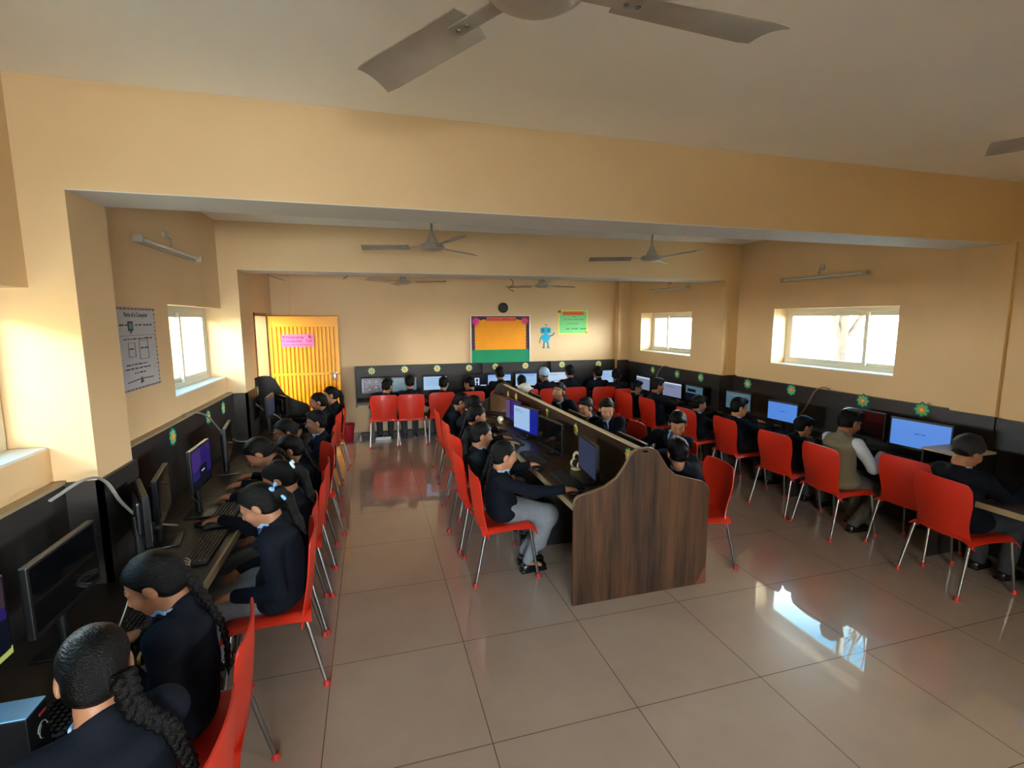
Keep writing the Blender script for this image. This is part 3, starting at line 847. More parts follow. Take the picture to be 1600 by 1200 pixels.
def tree(x, y, h, spread, leaves, label, seed, leafsize=.09):
    rnd = random.Random(seed)
    root = empty('tree', (x, y, 0), 0, label, 'tree')
    m = MB(); tips = []
    def br(p, d, L, r, lv):
        n = 5; pts = [p]; q = p.copy(); dd = d.copy()
        for i in range(n):
            dd = (dd+Vector((rnd.uniform(-1, 1), rnd.uniform(-1, 1), rnd.uniform(-.2, .5)))*.16).normalized()
            q = q+dd*(L/n); pts.append(q.copy())
        m.tube(pts, [r*(1-.5*i/n) for i in range(n+1)], barkm, seg=6 if lv > 1 else 10)
        if lv >= 2: tips.extend(pts[2:])
        if lv < 4:
            for i in range(3 if lv else 5):
                k = rnd.randint(2, n)
                nd = (dd*.6+Vector((rnd.uniform(-1, 1), rnd.uniform(-1, 1), rnd.uniform(-.1, .9)))*spread).normalized()
                br(pts[k], nd, L*.62, r*.45, lv+1)
    br(Vector((0, 0, -.1)), Vector((0, 0, 1)), h*.42, h*.022, 0)
    m.build('trunk', root)
    if leaves:
        f = MB()
        for i in range(leaves):
            c = rnd.choice(tips)+Vector([rnd.gauss(0, .16) for _ in range(3)])
            a = Vector([rnd.uniform(-1, 1) for _ in range(3)]).normalized()*leafsize; b2 = a.cross(Vector([rnd.uniform(-1, 1) for _ in range(3)])).normalized()*leafsize*.5
            f.add([c-a, c+b2, c+a, c-b2], [(0, 1, 2, 3)], leafm)
        o = f.build('foliage', root, fixn=False); o['kind'] = 'stuff'
tree(-3.6, 10.6, 4.2, 1.0, 3500, 'leafy green tree outside the left window', 3)
tree(-4.2, 13.2, 3.6, 1.0, 7000, 'second leafy tree further off outside the left window', 8)
tree(10.5, 6.2, 8.5, .8, 0, 'bare branched tree outside the large right window', 5)
tree(12.5, 10.5, 8.0, .8, 1500, 'thinly leaved tree outside the rear right window', 6)
# ---------------------------------------------------------------- furniture and computers
DZ = .67                                   # desk height
lam_x = wood('dark_laminate_x', '#1E1815', '#332925', 'x', 1.0, .5)
lam_y = wood('dark_laminate_y', '#14110F', '#272120', 'y', 1.0, .42)
lam_i = wood('walnut_laminate_y', '#22160E', '#3B2819', 'y', 1.0, .32)
lam_e = wood('walnut_end_laminate', '#1A0F08', '#56361F', 'z', .8, .42)
edge = plain('cream_edge_band', '#B59F7E', .4)
edge2 = plain('tan_edge_band', '#9A876A', .45)
black = plain('black_plastic', '#0C0C0E', .35, noise=.1)
blackg = plain('glossy_black_plastic', '#08080A', .12)
grey = plain('grey_plastic', '#3A3B40', .45)
# ---- perimeter desks: boards, worktops, supports
def wall_desk(name, label, parts):
    root = empty(name, parts['loc'], 0, label, 'desk', 'dark laminate computer desks along the walls')
    return root
t = empty('computer_desk', (-1.1, 2.0, 0), 0, 'long dark laminate computer desk running along the left wall', 'desk')
m = MB(); m.prism([(.27, -4.95), (.27, 4.9), (-.30, 4.9), (-.30, 4.09), (-.153, 4.09), (-.153, 3.64), (-.295, 3.64), (-.295, 1.08), (-.153, 1.08), (-.153, .70), (-.30, .70), (-.30, -1.9), (-.17, -1.9), (-.17, -2.3), (-.30, -2.3), (-.30, -4.95)], 'xy', DZ-.04, DZ, lam_y); m.box((.27, -4.95, DZ-.04), (.285, 4.9, DZ+.001), edge2); m.build('worktop', t)
m = MB()
m.box((-.33, -4.95, .0), (-.30, .735, 1.18), lam_y); m.box((-.35, .735, 0), (-.30, 1.07, .66), lam_y)
m.box((-.18, .70, 0), (-.155, 1.08, 1.185), lam_y)
m.box((-.33, 1.07, 0), (-.295, 3.67, 1.185), lam_y); m.box((-.18, 3.64, 0), (-.155, 4.09, 1.185), lam_y); m.box((-.33, 4.08, 0), (-.30, 4.88, 1.185), lam_y)
m.box((-.33, .70, 0), (-.155, .72, 1.185), lam_x); m.box((-.33, 3.64, 0), (-.155, 3.66, 1.185), lam_x)
m.build('back_board', t)
m = MB(); m.box((-.35, 1.08, 1.185), (-.297, 3.64, 1.20), edge2); m.box((-.35, -4.9, 1.18), (-.297, .70, 1.195), edge2); m.build('board_top_edge', t)
for yy in (-4.9, -3.4, -1.9, -.35, 1.2, 2.7, 4.2):
    m = MB(); m.box((-.30, yy, 0), (.22, yy+.022, DZ-.04), lam_x); m.build('side_support', t)
# ogee end panel in front of the doorway
m = MB()
prof = [(-1.45, .0), (-1.45, 1.203), (-1.40, 1.222), (-1.343, 1.230), (-1.265, 1.224), (-1.205, 1.178), (-1.164, 1.085), (-1.106, .985), (-1.013, .915), (-.918, .875), (-.838, .842), (-.812, .80), (-.806, .74), (-.806, 0)]
m.prism([(a+1.1, b_) for a, b_ in prof], 'xz', 4.90, 4.925, lam_y); m.build('curved_end_panel', t)
# back wall desk
t = empty('computer_desk', (1.9, 8.1, 0), 0, 'dark laminate computer desk mounted along the back wall', 'desk')
m = MB(); m.box((-2.13, -.28, DZ-.04), (2.72, .19, DZ), lam_x); m.box((-2.13, -.292, DZ-.04), (2.72, -.28, DZ), lam_x); m.build('worktop', t)
m = MB(); m.box((-2.145, .19, .56), (-.07, .215, 1.195), lam_x); m.box((-.06, .19, .56), (1.19, .215, 1.19), lam_x); m.box((1.20, .19, .56), (2.50, .215, 1.19), lam_x); m.box((2.50, .07, .56), (2.72, .095, 1.185), lam_x); m.build('back_board', t)
m = MB(); m.box((-2.16, -.05, .56), (-2.138, .215, 1.195), lam_x); m.build('end_panel', t)
for xx in (-.07, 1.19):
    m = MB(); pr = [(.20, .56), (.20, 1.19), (.13, 1.19), (.10, 1.12), (.06, .95), (-.02, .85), (-.12, .80), (-.2, .77), (-.24, .72), (-.24, .56)]
    m.prism(pr, 'yz', xx, xx+.022, lam_x); m.build('divider_panel', t)
for xx in (-1.95, -.5, .9, 2.3):
    m = MB(); m.box((xx, -.2, 0), (xx+.06, .16, .63), lam_x); m.build('leg_support', t)
m = MB(); m.box((-2.1, .10, 0), (2.7, .16, .10), lam_x); m.build('foot_rail', t)
# right wall desk
t = empty('computer_desk', (4.5, 4.0, 0), 0, 'dark laminate computer desk running along the right wall', 'desk')
m = MB(); m.box((-.24, -1.30, DZ-.04), (.32, 1.63, DZ), lam_y); m.box((-.24, 1.63, DZ-.04), (.10, 4.2, DZ), lam_y); m.box((-.24, -1.75, DZ-.04), (.30, -1.30, DZ), lam_y); m.box((-.48, -2.5, DZ-.04), (.34, -1.75, DZ), lam_y); m.box((-.494, -2.5, DZ-.04), (-.48, -1.75, DZ), edge2); m.build('worktop', t)
m = MB(); m.box((.32, -1.01, 0), (.37, 1.655, 1.15), lam_y); m.box((.10, 1.63, 0), (.125, 2.1, 1.165), lam_y); m.box((.105, 2.1, 0), (.135, 4.2, 1.165), lam_y)
m.box((.125, 1.63, 0), (.37, 1.652, 1.16), lam_x); m.box((.305, -1.36, 0), (.335, -1.00, 1.14), lam_y); m.box((.32, -2.5, 0), (.37, -1.36, 1.13), lam_y); m.build('back_board', t)
for yy in (-1.3, .1, 1.5, 2.9):
    m = MB(); m.box((-.20, yy, 0), (.26 if yy < 1.4 else .1, yy+.022, DZ-.04), lam_x); m.build('side_support', t)
m = MB(); m.box((-.15, -2.05, 0), (.25, -2.0, .60), plain('cream_panel', '#C9B489', .5)); m.box((-.16, -2.06, 0), (.27, -1.99, .09), sk); m.build('end_support', t)
# ---- island desk
t = empty('island_desk', (1.775, 2.87, 0), 0, 'double sided walnut laminate computer island in the middle of the room', 'desk')
prof = [(1.252, 0), (1.252, .70), (1.258, .745), (1.285, .772), (1.372, .79), (1.476, .818), (1.565, .872), (1.623, .949), (1.66, 1.016), (1.685, 1.045), (1.72, 1.062), (1.80, 1.065), (1.84, 1.052), (1.872, 1.03), (1.904, .982), (1.955, .905), (2.023, .850), (2.157, .808), (2.245, .782), (2.285, .752), (2.306, .706), (2.308, 0)]
P2 = [(a-1.775, b_) for a, b_ in prof]
m = MB(); m.prism(P2, 'xz', 0, .022, lam_e); m.build('front_end_panel', t)
m = MB(); off = []
for i in range(1, len(P2)-1):
    m.box((0, 0, 0), (0, 0, 0), edge) if False else None
pts = P2[1:-1]
vs = []; fs = []
for (a, b_) in pts: vs += [(a, -.0015, b_), (a, .0235, b_), (a*1.004, -.0015, b_+.003), (a*1.004, .0235, b_+.003)]
for i in range(len(pts)-1):
    a = 4*i; fs += [(a+2, a+3, a+7, a+6), (a, a+4, a+5, a+1), (a, a+2, a+6, a+4), (a+1, a+5, a+7, a+3)]
m.add(vs, fs, plain('worn_edge_band', '#77604A', .5)); m.build('panel_edge', t)
m = MB(); m.prism([(.435, 0), (.533, 0), (.533, .13), (.50, .10), (.47, .03)], 'xz', -.001, .0235, plain('chipped_board', '#6E3B28', .8)); m.build('chipped_corner', t)
m = MB(); m.prism(P2, 'xz', 3.66, 3.682, lam_i); m.build('rear_end_panel', t)
m = MB(); m.box((-.016, .022, 0), (.016, 3.66, 1.035), lam_i); m.build('centre_partition', t)
m = MB(); m.box((-.020, .0, 1.035), (.020, 3.66, 1.047), edge); m.build('partition_top_edge', t)
for sx_, nm in ((-1, 'worktop'), (1, 'worktop')):
    m = MB(); a, b_ = sorted((sx_*.016, sx_*.47)); m.box((a, .022, DZ-.04), (b_, 3.66, DZ), lam_i)
    a, b_ = sorted((sx_*.47, sx_*.484)); m.box((a, .022, DZ-.04), (b_, 3.66, DZ+.001), edge2); m.build(nm, t)
for yy in (.9, 1.85, 2.8):
    m = MB(); m.box((-.40, yy, 0), (.40, yy+.02, DZ-.04), lam_x); m.build('side_support', t)

# ---- chair
red = plain('red_chair_plastic', '#C82A14', .40, noise=.04, nscale=6, coat=.15)
chrome = plain('chrome_tube', '#A0A0A2', .28, metal=1.0)
redcap = plain('red_leg_cap', '#B5281E', .5)
def sstep(a, b_, x):
    x = max(0, min(1, (x-a)/(b_-a))); return x*x*(3-2*x)
def grid_shell(fn, nu, nv, th, mat, name, parent):
    bm = bmesh.new(); V = []
    for j in range(nv+1):
        V.append([bm.verts.new(fn(-1+2*i/nu, j/nv)) for i in range(nu+1)])
    for j in range(nv):
        for i in range(nu): bm.faces.new((V[j][i], V[j][i+1], V[j+1][i+1], V[j+1][i]))
    bm.normal_update()
    bmesh.ops.solidify(bm, geom=bm.faces[:], thickness=th)
    bmesh.ops.recalc_face_normals(bm, faces=bm.faces[:])
    me = bpy.data.meshes.new(name); bm.to_mesh(me); bm.free()
    for p in me.polygons: p.use_smooth = True
    me.materials.append(mat)
    try: me.set_sharp_from_angle(angle=math.radians(60))
    except Exception: pass
    o = bpy.data.objects.new(name, me); COL.objects.link(o); o.parent = parent
    return o
def back_fn(u, v):
    w = .222-.030*math.sin(math.pi*min(1, v*1.35))*(1-v)*1.6-.018*v
    if v > .93: w -= .010*((v-.93)/.07)**2
    x = u*w
    zt = .812-.008*u*u-.022*sstep(.86, 1.0, abs(u))**2
    zb = .395-.048*sstep(.62, 1.0, abs(u))
    z = zb+(zt-zb)*v
    y = -.205-.10*max(0, (z-.40))**1.25*1.3+.045*u*u*(1-.45*v)-.012*math.sin(math.pi*v)
    return (x, y, z)
def seat_fn(u, v):
    y = -.205+v*.425
    w = .222-.012*math.sin(math.pi*v)+.004*v
    x = u*w
    z = .415+.010*v-.014*(1-u*u)*math.sin(math.pi*v)
    au = abs(u)
    z -= .038*sstep(.80, 1.0, au)**1.5*(1-.35*math.sin(math.pi*v))
    if v > .86: z -= .038*((v-.86)/.14)**1.8; y -= .006*((v-.86)/.14)
    if v < .12: z += .012*(1-v/.12)*(1-au)
    return (x, y, z)
chair0 = empty('plastic_chair', (0, 0, -50))
grid_shell(back_fn, 22, 22, .007, red, 'backrest', chair0)
grid_shell(seat_fn, 22, 18, .007, red, 'seat', chair0)
for sx_ in (-1, 1):
    for (top, bot) in (((sx_*.196, -.178, .385), (sx_*.222, -.262, 0)), ((sx_*.198, .165, .395), (sx_*.215, .225, 0))):
        m = MB(); a = Vector(top); b_ = Vector(bot); d_ = (a-b_)
        m.tube([b_+d_*.02, b_+d_*.5, a], [.0095, .011, .0125], chrome, seg=12)
        o = m.build('leg', chair0)
        c_ = MB(); c_.lathe([(0, 0), (.019, 0), (.018, .012), (.0135, .028), (0, .028)], redcap, c=(b_.x, b_.y, 0), seg=16); c_.build('foot_cap', o)
used_chair = [0]
def chair(x, y, face, label, group):
    if not used_chair[0]: o = chair0; used_chair[0] = 1
    else: o = copy_tree(chair0)
    o.location = (x, y, 0); o.rotation_euler = (0, 0, face)
    setp(o, label, 'chair', group)
    return o

# ---- screens
S_doc = emit('screen_white_document', '#A9CDF5', .95); S_docl = emit('screen_text_line', '#7FA6D8', .7); S_blue = emit('screen_blue', '#2233C8', .5)
S_desk = emit('screen_violet', '#3A2A90', .42); S_purple = emit('screen_purple', '#5B3FA6', .42); S_dark = emit('screen_dark_panel', '#14203A', .3)
S_grey = emit('screen_grey_blue', '#4A5478', .42); S_teal = emit('screen_teal_window', '#5F8796', .6); S_pink = emit('screen_pink', '#B0507A', .5)
S_sky = emit('screen_pale_sky', '#93A7BE', .5); S_sea = emit('screen_sea_blue', '#2E6C93', .5); S_icon = emit('screen_icon', '#B9C4E8', .8); S_ora = emit('screen_dusk_orange', '#5C4658', .4)
S_white = emit('screen_white', '#C9DDF6', 1.0); S_mid = emit('screen_mid_blue', '#5B95F0', .9); S_pale = emit('screen_pale_lilac', '#97A0C4', .7)
off_scr = plain('dark_screen_glass', '#0A0A0C', .10, coat=.5)
def screen_mb(kind, w, h, rnd):
    m = MB(); y = .0
    def R(x0, z0, x1, z1, mat, l):   # fractions of the screen, layer l
        yy = y-.0004*l
        m.add([(w*(x0-.5), yy, h*(z0-.5)), (w*(x1-.5), yy, h*(z0-.5)), (w*(x1-.5), yy, h*(z1-.5)), (w*(x0-.5), yy, h*(z1-.5))], [(0, 1, 2, 3)], mat)
    if kind == 'off': R(0, 0, 1, 1, off_scr, 0)
    elif kind == 'grey': R(0, 0, 1, 1, S_grey, 0)
    elif kind == 'doc':
        R(0, 0, 1, 1, S_doc, 0)
        for k in range(6): R(.08, .84-.1*k, .45+.4*rnd.random(), .86-.1*k, S_docl, 1)
    elif kind == 'mail':
        R(0, 0, 1, 1, S_doc, 0); R(0, .92, 1, 1, S_mid, 1); R(.08, .78, .9, .82, S_mid, 1)
        for k in range(3): R(.10, .6-.1*k, .4+.3*rnd.random(), .62-.1*k, S_docl, 1)
    elif kind == 'blank': R(0, 0, 1, 1, S_mid, 0); R(.42, .52, .50, .55, S_blue, 1); R(.53, .52, .60, .55, S_blue, 1)
    elif kind == 'half': R(0, 0, 1, 1, S_blue, 0); R(0, .06, .68, 1, S_doc, 1); R(.05, .84, .3, .87, S_docl, 2); R(.05, .78, .4, .80, S_docl, 2)
    elif kind == 'desktop':
        R(0, 0, 1, 1, S_desk, 0); R(.45, 0, 1, 1, S_blue, 1); R(.62, .45, .70, .53, S_pink, 2); R(0, 0, 1, .05, S_dark, 2)
        for c_ in range(2):
            for k in range(8): R(.05+.13*c_, .88-.11*k, .10+.13*c_, .93-.11*k, S_icon, 2)
    elif kind == 'purple': R(0, 0, 1, 1, S_desk, 0); R(0, .45, .45, 1, S_purple, 1); R(.35, .2, .75, .5, S_dark, 2); R(0, 0, 1, .2, S_dark, 1); R(.45, .33, .62, .37, S_icon, 3)
    elif kind == 'paint':
        R(0, 0, 1, 1, S_sky, 0); R(0, 0, .6, .42, S_sea, 1)
        for k in range(9):
            a, b_ = .62+.28*rnd.random(), .25+.55*rnd.random(); R(a, b_, a+.13, b_+.12, S_pink, 2)
    elif kind == 'dusk':
        R(0, 0, 1, 1, S_desk, 0); R(0, .62, 1, 1, S_ora, 1); R(0, .0, 1, .2, S_dark, 1)
        m.add([(w*a, -.0010, h*b_) for a, b_ in ((-.5, -.1), (-.2, .04), (.1, .08), (.35, -.02), (.5, -.05), (.5, -.3), (-.5, -.3))], [tuple(range(7))], S_dark)
    elif kind == 'collage':
        R(0, 0, 1, 1, S_ora, 0); R(0, 0, .06, 1, S_sky, 2)
        for k in range(70):
            a, b_ = .06+.86*rnd.random(), .92*rnd.random(); s_ = .02+.05*rnd.random(); R(a, b_, a+s_, b_+s_, rnd.choice((S_white, S_pink, S_dark, S_purple, S_pale)), 1)
    elif kind == 'terrain': R(0, 0, 1, 1, S_teal, 0); R(0, 0, 1, .5, S_dark, 1); R(.1, .6, .6, .8, S_dark, 1)
    elif kind == 'teal': R(0, 0, 1, 1, S_teal, 0); R(.1, .8, .8, .83, S_pale, 1)
    elif kind == 'pale': R(0, 0, 1, 1, S_pale, 0); R(0, .9, 1, 1, S_white, 1); R(.1, .7, .6, .73, S_grey, 1)
    elif kind == 'white': R(0, 0, 1, 1, S_white, 0); R(.1, .8, .5, .83, S_docl, 1); R(.1, .3, .6, .34, S_mid, 1)
    elif kind == 'bw':
        R(0, 0, 1, 1, S_dark, 0)
        for a, b_, c_, d_ in ((.30, .2, .36, .75), (.44, .2, .50, .75), (.30, .70, .50, .78), (.36, .40, .44, .46), (.55, .15, .8, .22)): R(a, b_, c_, d_, S_white, 1)
    return m
def monitor(x, y, face, kind, label, w=.41, h=.235, zc=.98, group='desktop monitors in the computer lab', tilt=0, z0=DZ, seed=1, sticker=None):
    """screen looks towards face direction: 0 = +Y"""
    root = empty('monitor', (x, y, z0), face+math.pi, label, 'monitor', group)
    c = zc-z0
    T = Matrix.Translation((0, 0, c)) @ Matrix.Rotation(math.radians(-tilt), 4, 'X')
    m = MB(); b_ = .013
    m.box((-w/2-b_, -.004, -h/2-.022), (w/2+b_, .022, h/2+b_), black, .004)
    m.box((-w/2+.05, .02, -h/2+.02), (w/2-.05, .045, h/2-.03), black, .012)
    m.build('bezel', root, T)
    s = screen_mb(kind, w, h, random.Random(seed)); s.build('screen', root, T @ Matrix.Translation((0, -.0052, 0)), fixn=False)
    m = MB(); m.tube([(0, .035, .01), (0, .040, c-.02)], [.020, .018], black, seg=12, flat=.5); m.box((-.10, -.07, 0), (.10, .10, .010), black, .004); m.build('stand', root)
    if sticker: MB().box((w/2-.075, -.0056, -h/2-.020), (w/2+.008, -.0042, -h/2+.006), plain('yellow_sticker', '#C8CC6A', .6)).build('sticker', root, T)
    return root
keym = plain('keyboard_keys', '#1A1A1D', .5); keyb = plain('keyboard_base', '#101012', .4); lightkey = plain('worn_keyboard_keys', '#4A443D', .55); wht = plain('pale_plastic', '#C9C4B8', .4)
def keyboard(x, y, face, label, worn=False, w=.43, dup=None):
    root = empty('keyboard', (x, y, DZ), face, label, 'keyboard', 'keyboards on the desks')
    m = MB(); m.box((-w/2, -.068, 0), (w/2, .068, .016), keyb, .004); m.build('base', root)
    k = MB(); km = lightkey if worn else keym
    cols = 20; pw = (w-.03)/cols
    for r_ in range(6):
        c_ = 0
        while c_ < cols:
            wd = 6 if (r_ == 0 and c_ == 4) else 1
            x0 = -w/2+.015+c_*pw; y0 = -.058+r_*.0195
            k.add([(x0+.001, y0+.001, .016), (x0+wd*pw-.002, y0+.001, .016), (x0+wd*pw-.002, y0+.017, .016), (x0+.001, y0+.017, .016),
                   (x0+.003, y0+.003, .023), (x0+wd*pw-.004, y0+.003, .023), (x0+wd*pw-.004, y0+.015, .023), (x0+.003, y0+.015, .023)],
                  [(4, 5, 6, 7), (0, 1, 5, 4), (1, 2, 6, 5), (2, 3, 7, 6), (3, 0, 4, 7)], km)
            c_ += wd
    k.build('keys', root)
    return root
def mouse(x, y, face, label, wheel=None):
    root = empty('computer_mouse', (x, y, DZ), face, label, 'mouse', 'computer mice on the desks')
    s = SDF(); s.ell((0, 0, .006), (.030, .054, .028), None, .01); s.plane((0, 0, .001), (0, 0, -1), .003, 's')
    sdf_obj('shell', s, .004, black, root)
    m = MB(); m.lathe([(0, -.004), (.010, -.004), (.010, .004), (0, .004)], redcap if wheel else grey, c=(0, .030, .026), seg=14, axis='x'); m.build('scroll_wheel', root)
    return root
def cable(name, pts, r, mat, label, flat=None, cat='cable', group=None):
    # Catmull-Rom through the points
    P = [Vector(p) for p in pts]; P = [P[0]*2-P[1]]+P+[P[-1]*2-P[-2]]; out = []
    for i in range(1, len(P)-2):
        for k in range(8):
            t_ = k/8; a, b_, c_, d_ = P[i-1:i+3]
            out.append(.5*((2*b_)+(-a+c_)*t_+(2*a-5*b_+4*c_-d_)*t_*t_+(-a+3*b_-3*c_+d_)*t_**3))
    out.append(P[-2])
    o = MB().tube(out, r, mat, seg=8, flat=flat).build(name)
    return setp(o, label, cat, group)
# ---- paper flowers
fg = plain('flower_green_paper', '#0E6A55', .8); fw_ = plain('flower_cream_paper', '#D9E8B8', .8); fo = plain('flower_orange_paper', '#E08A1E', .8); fy = plain('flower_yellow_paper', '#F2C84A', .8); fgr = plain('flower_mint_paper', '#5FB58A', .8)
def flower(loc, normal, label, R_=.062, body=None, spin=0):
    m = MB(); b_ = body or fw_
    def disc(r0, r1, n, y0, y1, mat):
        pts = []
        for i in range(n*6):
            an = 2*math.pi*i/(n*6)+spin; r = r0+(r1-r0)*abs(math.cos(an*n/2)); pts.append((r*math.cos(an), r*math.sin(an)))
        m.prism(pts, 'xz', y0, y1, mat)
    disc(R_*.86, R_*1.12, 8, -.0015, 0, fg); disc(R_*.62, R_*.92, 8, -.003, -.0015, b_); disc(R_*.36, R_*.50, 8, -.0045, -.003, fo); disc(R_*.14, R_*.24, 5, -.006, -.0045, fy)
    an = {'-y': 0, '+x': math.pi/2, '-x': -math.pi/2, '+y': math.pi}[normal]
    o = m.build('paper_flower'); o.location = loc; o.rotation_euler = (0, 0, an)
    return setp(o, label, 'paper flower', 'paper flowers stuck on the desk boards')
# ---------------------------------------------------------------- chairs
PI = math.pi
GL, GI, GR, GW, GB = 'red chairs along the left wall desk', 'red chairs on the left side of the island', 'red chairs on the right side of the island', 'red chairs along the right wall desk', 'red chairs along the back wall desk'
def rad(a): return math.radians(a)
for x, y, a, l in (
    (-.68, 1.42, 0, 'red plastic chair nearest the camera, under the girl whose braid ends in a teal tie'),
    (-.72, 1.92, 5, 'red plastic chair behind the girl with the gold blazer crest'),
    (-.58, 2.77, 6, 'red plastic chair under the girl with the light blue ribbon bow'),
    (-.61, 3.23, 5, 'red plastic chair under the girl with the white flower scrunchie'),
    (-.60, 3.67, 3, 'red plastic chair under the student leaning low over the left desk'),
    (-.60, 4.08, 2, 'red plastic chair under the long braided girl halfway down the left row'),
    (-.62, 4.60, 22, 'red plastic chair turned at an angle into the aisle of the left row'),
    (-.63, 5.14, 4, 'red plastic chair under the boy in the left row'),
    (-.64, 5.66, 0, 'empty red plastic chair just past the boy in the left row'),
    (-.63, 6.33, -6, 'red plastic chair under the nearer of the two girls by the yellow door'),
    (-.60, 6.89, 6, 'red plastic chair under the ponytailed girl by the yellow door')):
    chair(x, y, PI/2+rad(a), l, GL)
for x, y, a, l in (
    (.93, 3.52, 0, 'red plastic chair with its whole seat visible at the front of the island'),
    (.90, 4.08, 3, 'red plastic chair under the girl with the pale green hair tie'),
    (.97, 4.77, 12, 'red plastic chair turned slightly at the middle of the island'),
    (.99, 5.40, 4, 'red plastic chair fourth from the front on the left side of the island'),
    (.99, 6.10, 2, 'red plastic chair at the far end of the left side of the island')):
    chair(x, y, -PI/2+rad(a), l, GI)
for x, y, a, l in (
    (2.43, 3.22, -6, 'red plastic chair at the near right corner of the island'),
    (2.62, 3.92, 0, 'red plastic chair under the boy with the striped tie looking down'),
    (2.56, 4.68, 0, 'red plastic chair under the boy looking back over his desk'),
    (2.55, 5.20, 0, 'red plastic chair under the boy with his face turned left at the island'),
    (2.52, 5.80, 0, 'red plastic chair under the boy leaning back at the far half of the island')):
    chair(x, y, PI/2+rad(a), l, GR)
for x, y, a, l in (
    (4.11, 2.37, -7, 'nearest red plastic chair at the right wall desk'),
    (4.36, 2.84, 4, 'empty red plastic chair pushed in beside the nearest boy on the right'),
    (4.07, 3.34, -4, 'red plastic chair under the boy in the beige sweater vest'),
    (4.07, 3.89, 3, 'red plastic chair under the low crouching boy at the right wall'),
    (4.10, 4.63, -2, 'red plastic chair under the boy in front of the plain blue screen'),
    (4.04, 5.28, 0, 'red plastic chair under the boy with both hands out near the right pillar'),
    (4.02, 6.18, 2, 'red plastic chair under the broad boy below the rear right window'),
    (3.98, 6.78, 6, 'red plastic chair in the far right part of the right wall row')):
    chair(x, y, -PI/2+rad(a), l, GW)
for x, y, a, l in (
    (.16, 7.80, 0, 'red plastic chair at the left end of the back wall row'),
    (.575, 7.77, -3, 'second red plastic chair from the left in the back wall row'),
    (1.04, 7.83, 2, 'third red plastic chair from the left in the back wall row'),
    (1.52, 7.78, 0, 'red plastic chair before the black and white screen at the back wall'),
    (2.03, 7.80, 0, 'red plastic chair of the back row hidden behind the far end of the island'),
    (2.42, 7.75, 0, 'red plastic chair of the back row under the small boy before a white screen'),
    (2.83, 7.72, 2, 'red plastic chair under the boy in the light blue head wrap'),
    (3.28, 7.75, 0, 'red plastic chair under the tall boy at the back wall'),
    (3.78, 7.65, -4, 'red plastic chair of the back row second from the right corner'),
    (4.05, 7.33, -10, 'red plastic chair of the back row nearest the right corner')):
    chair(x, y, rad(a), l, GB)

# ---------------------------------------------------------------- students
L_, R_I, R_W, B_ = PI/2, -PI/2, -PI/2, 0.0
GP = {'L': 'students at the left wall desk', 'I': 'girls on the left side of the island', 'R': 'boys on the right side of the island', 'W': 'boys at the right wall desk', 'B': 'students at the back wall desk'}
def stu(gr, hip, head, label, right=None, left=None, face=None, **kw):
    f = {'L': L_, 'I': R_I, 'R': L_, 'W': R_W, 'B': B_}[gr] if face is None else face
    return person(label, hip, f, head, (right, left), group=GP[gr], **kw)
HZ = DZ+.042
stu('L', (-.70, 1.38), (-.752, 1.48, 1.000), 'girl nearest the camera with a thick braid tied in teal, turned away', (-.93, 1.80, HZ), None, face=PI/2-rad(45),
    yaw=-22, pitch=20, kind='girl', hair='braid', braid_side=1.0, ribbon=('teal', '#2AA8A8'), res=.0045, k=.86, knees=None)
stu('L', (-.735, 1.95), (-.805, 2.00, .975), 'girl in profile smiling at the desk, gold crest on her navy blazer', (-.92, 2.10, HZ+.01), (-.86, 1.86, HZ+.02),
    yaw=2, pitch=26, kind='girl', hair='braid', braid_side=.25, ribbon=None, res=.004, crest=-1, k=.84, curl=1.0)
stu('L', (-.52, 2.79), (-.612, 2.80, .955), 'girl with a light blue ribbon bow on her ponytail', None, (-.72, 2.60, .56),
    yaw=-6, pitch=28, kind='girl', hair='ponytail', ribbon=('sky', '#7DB4F0', 'bow'), res=.005, k=.86, hem=1.25)
stu('L', (-.54, 3.27), (-.592, 3.28, .945), 'girl with a large white flower scrunchie round her ponytail', None, (-.94, 3.30, HZ),
    yaw=-4, pitch=26, kind='girl', hair='ponytail', ribbon=('white', '#C4D6E4', 'flower'), res=.0055, k=.86, hem=1.15)
stu('L', (-.56, 3.70), (-.800, 3.80, .990), 'dark haired student leaning far over the left desk', (-.98, 4.0, HZ), (-.98, 3.72, HZ), yaw=0, pitch=45, kind='girl', hair='braid', res=.007, k=.80)
stu('L', (-.54, 4.06), (-.645, 4.05, .940), 'girl in profile with a long braid over her back in the left row', (-.95, 4.2, HZ), None,
    yaw=6, pitch=16, kind='girl', hair='braid', braid_side=-.15, res=.0055, tone=2, k=.80)
stu('L', (-.58, 4.58), (-.757, 4.60, .962), 'girl half hidden behind the long braided girl, face turned to the camera', (-.98, 4.7, HZ), None, yaw=25, pitch=12, kind='girl', hair='bun', res=.0065, k=.80)
stu('L', (-.50, 5.12), (-.549, 5.10, .935), 'boy with short hair looking straight ahead in the left row', (-.85, 5.2, HZ), None,
    yaw=8, pitch=4, hair='short', res=.0055, tone=1, k=.80, tie='show')
stu('L', (-.58, 6.30), (-.642, 6.30, .952), 'girl nearer the camera of the two by the yellow door, arm on the desk', (-.98, 6.50, HZ), (-.98, 6.22, HZ), yaw=5, pitch=10, kind='girl', hair='braid', ribbon=('teal', '#2AA8A8'), res=.0065, k=.80)
stu('L', (-.52, 6.88), (-.545, 6.87, .950), 'ponytailed girl farther from the camera by the yellow door', (-.90, 7.0, HZ), None, yaw=10, pitch=8, kind='girl', hair='ponytail', res=.0065, tone=2, k=.80)

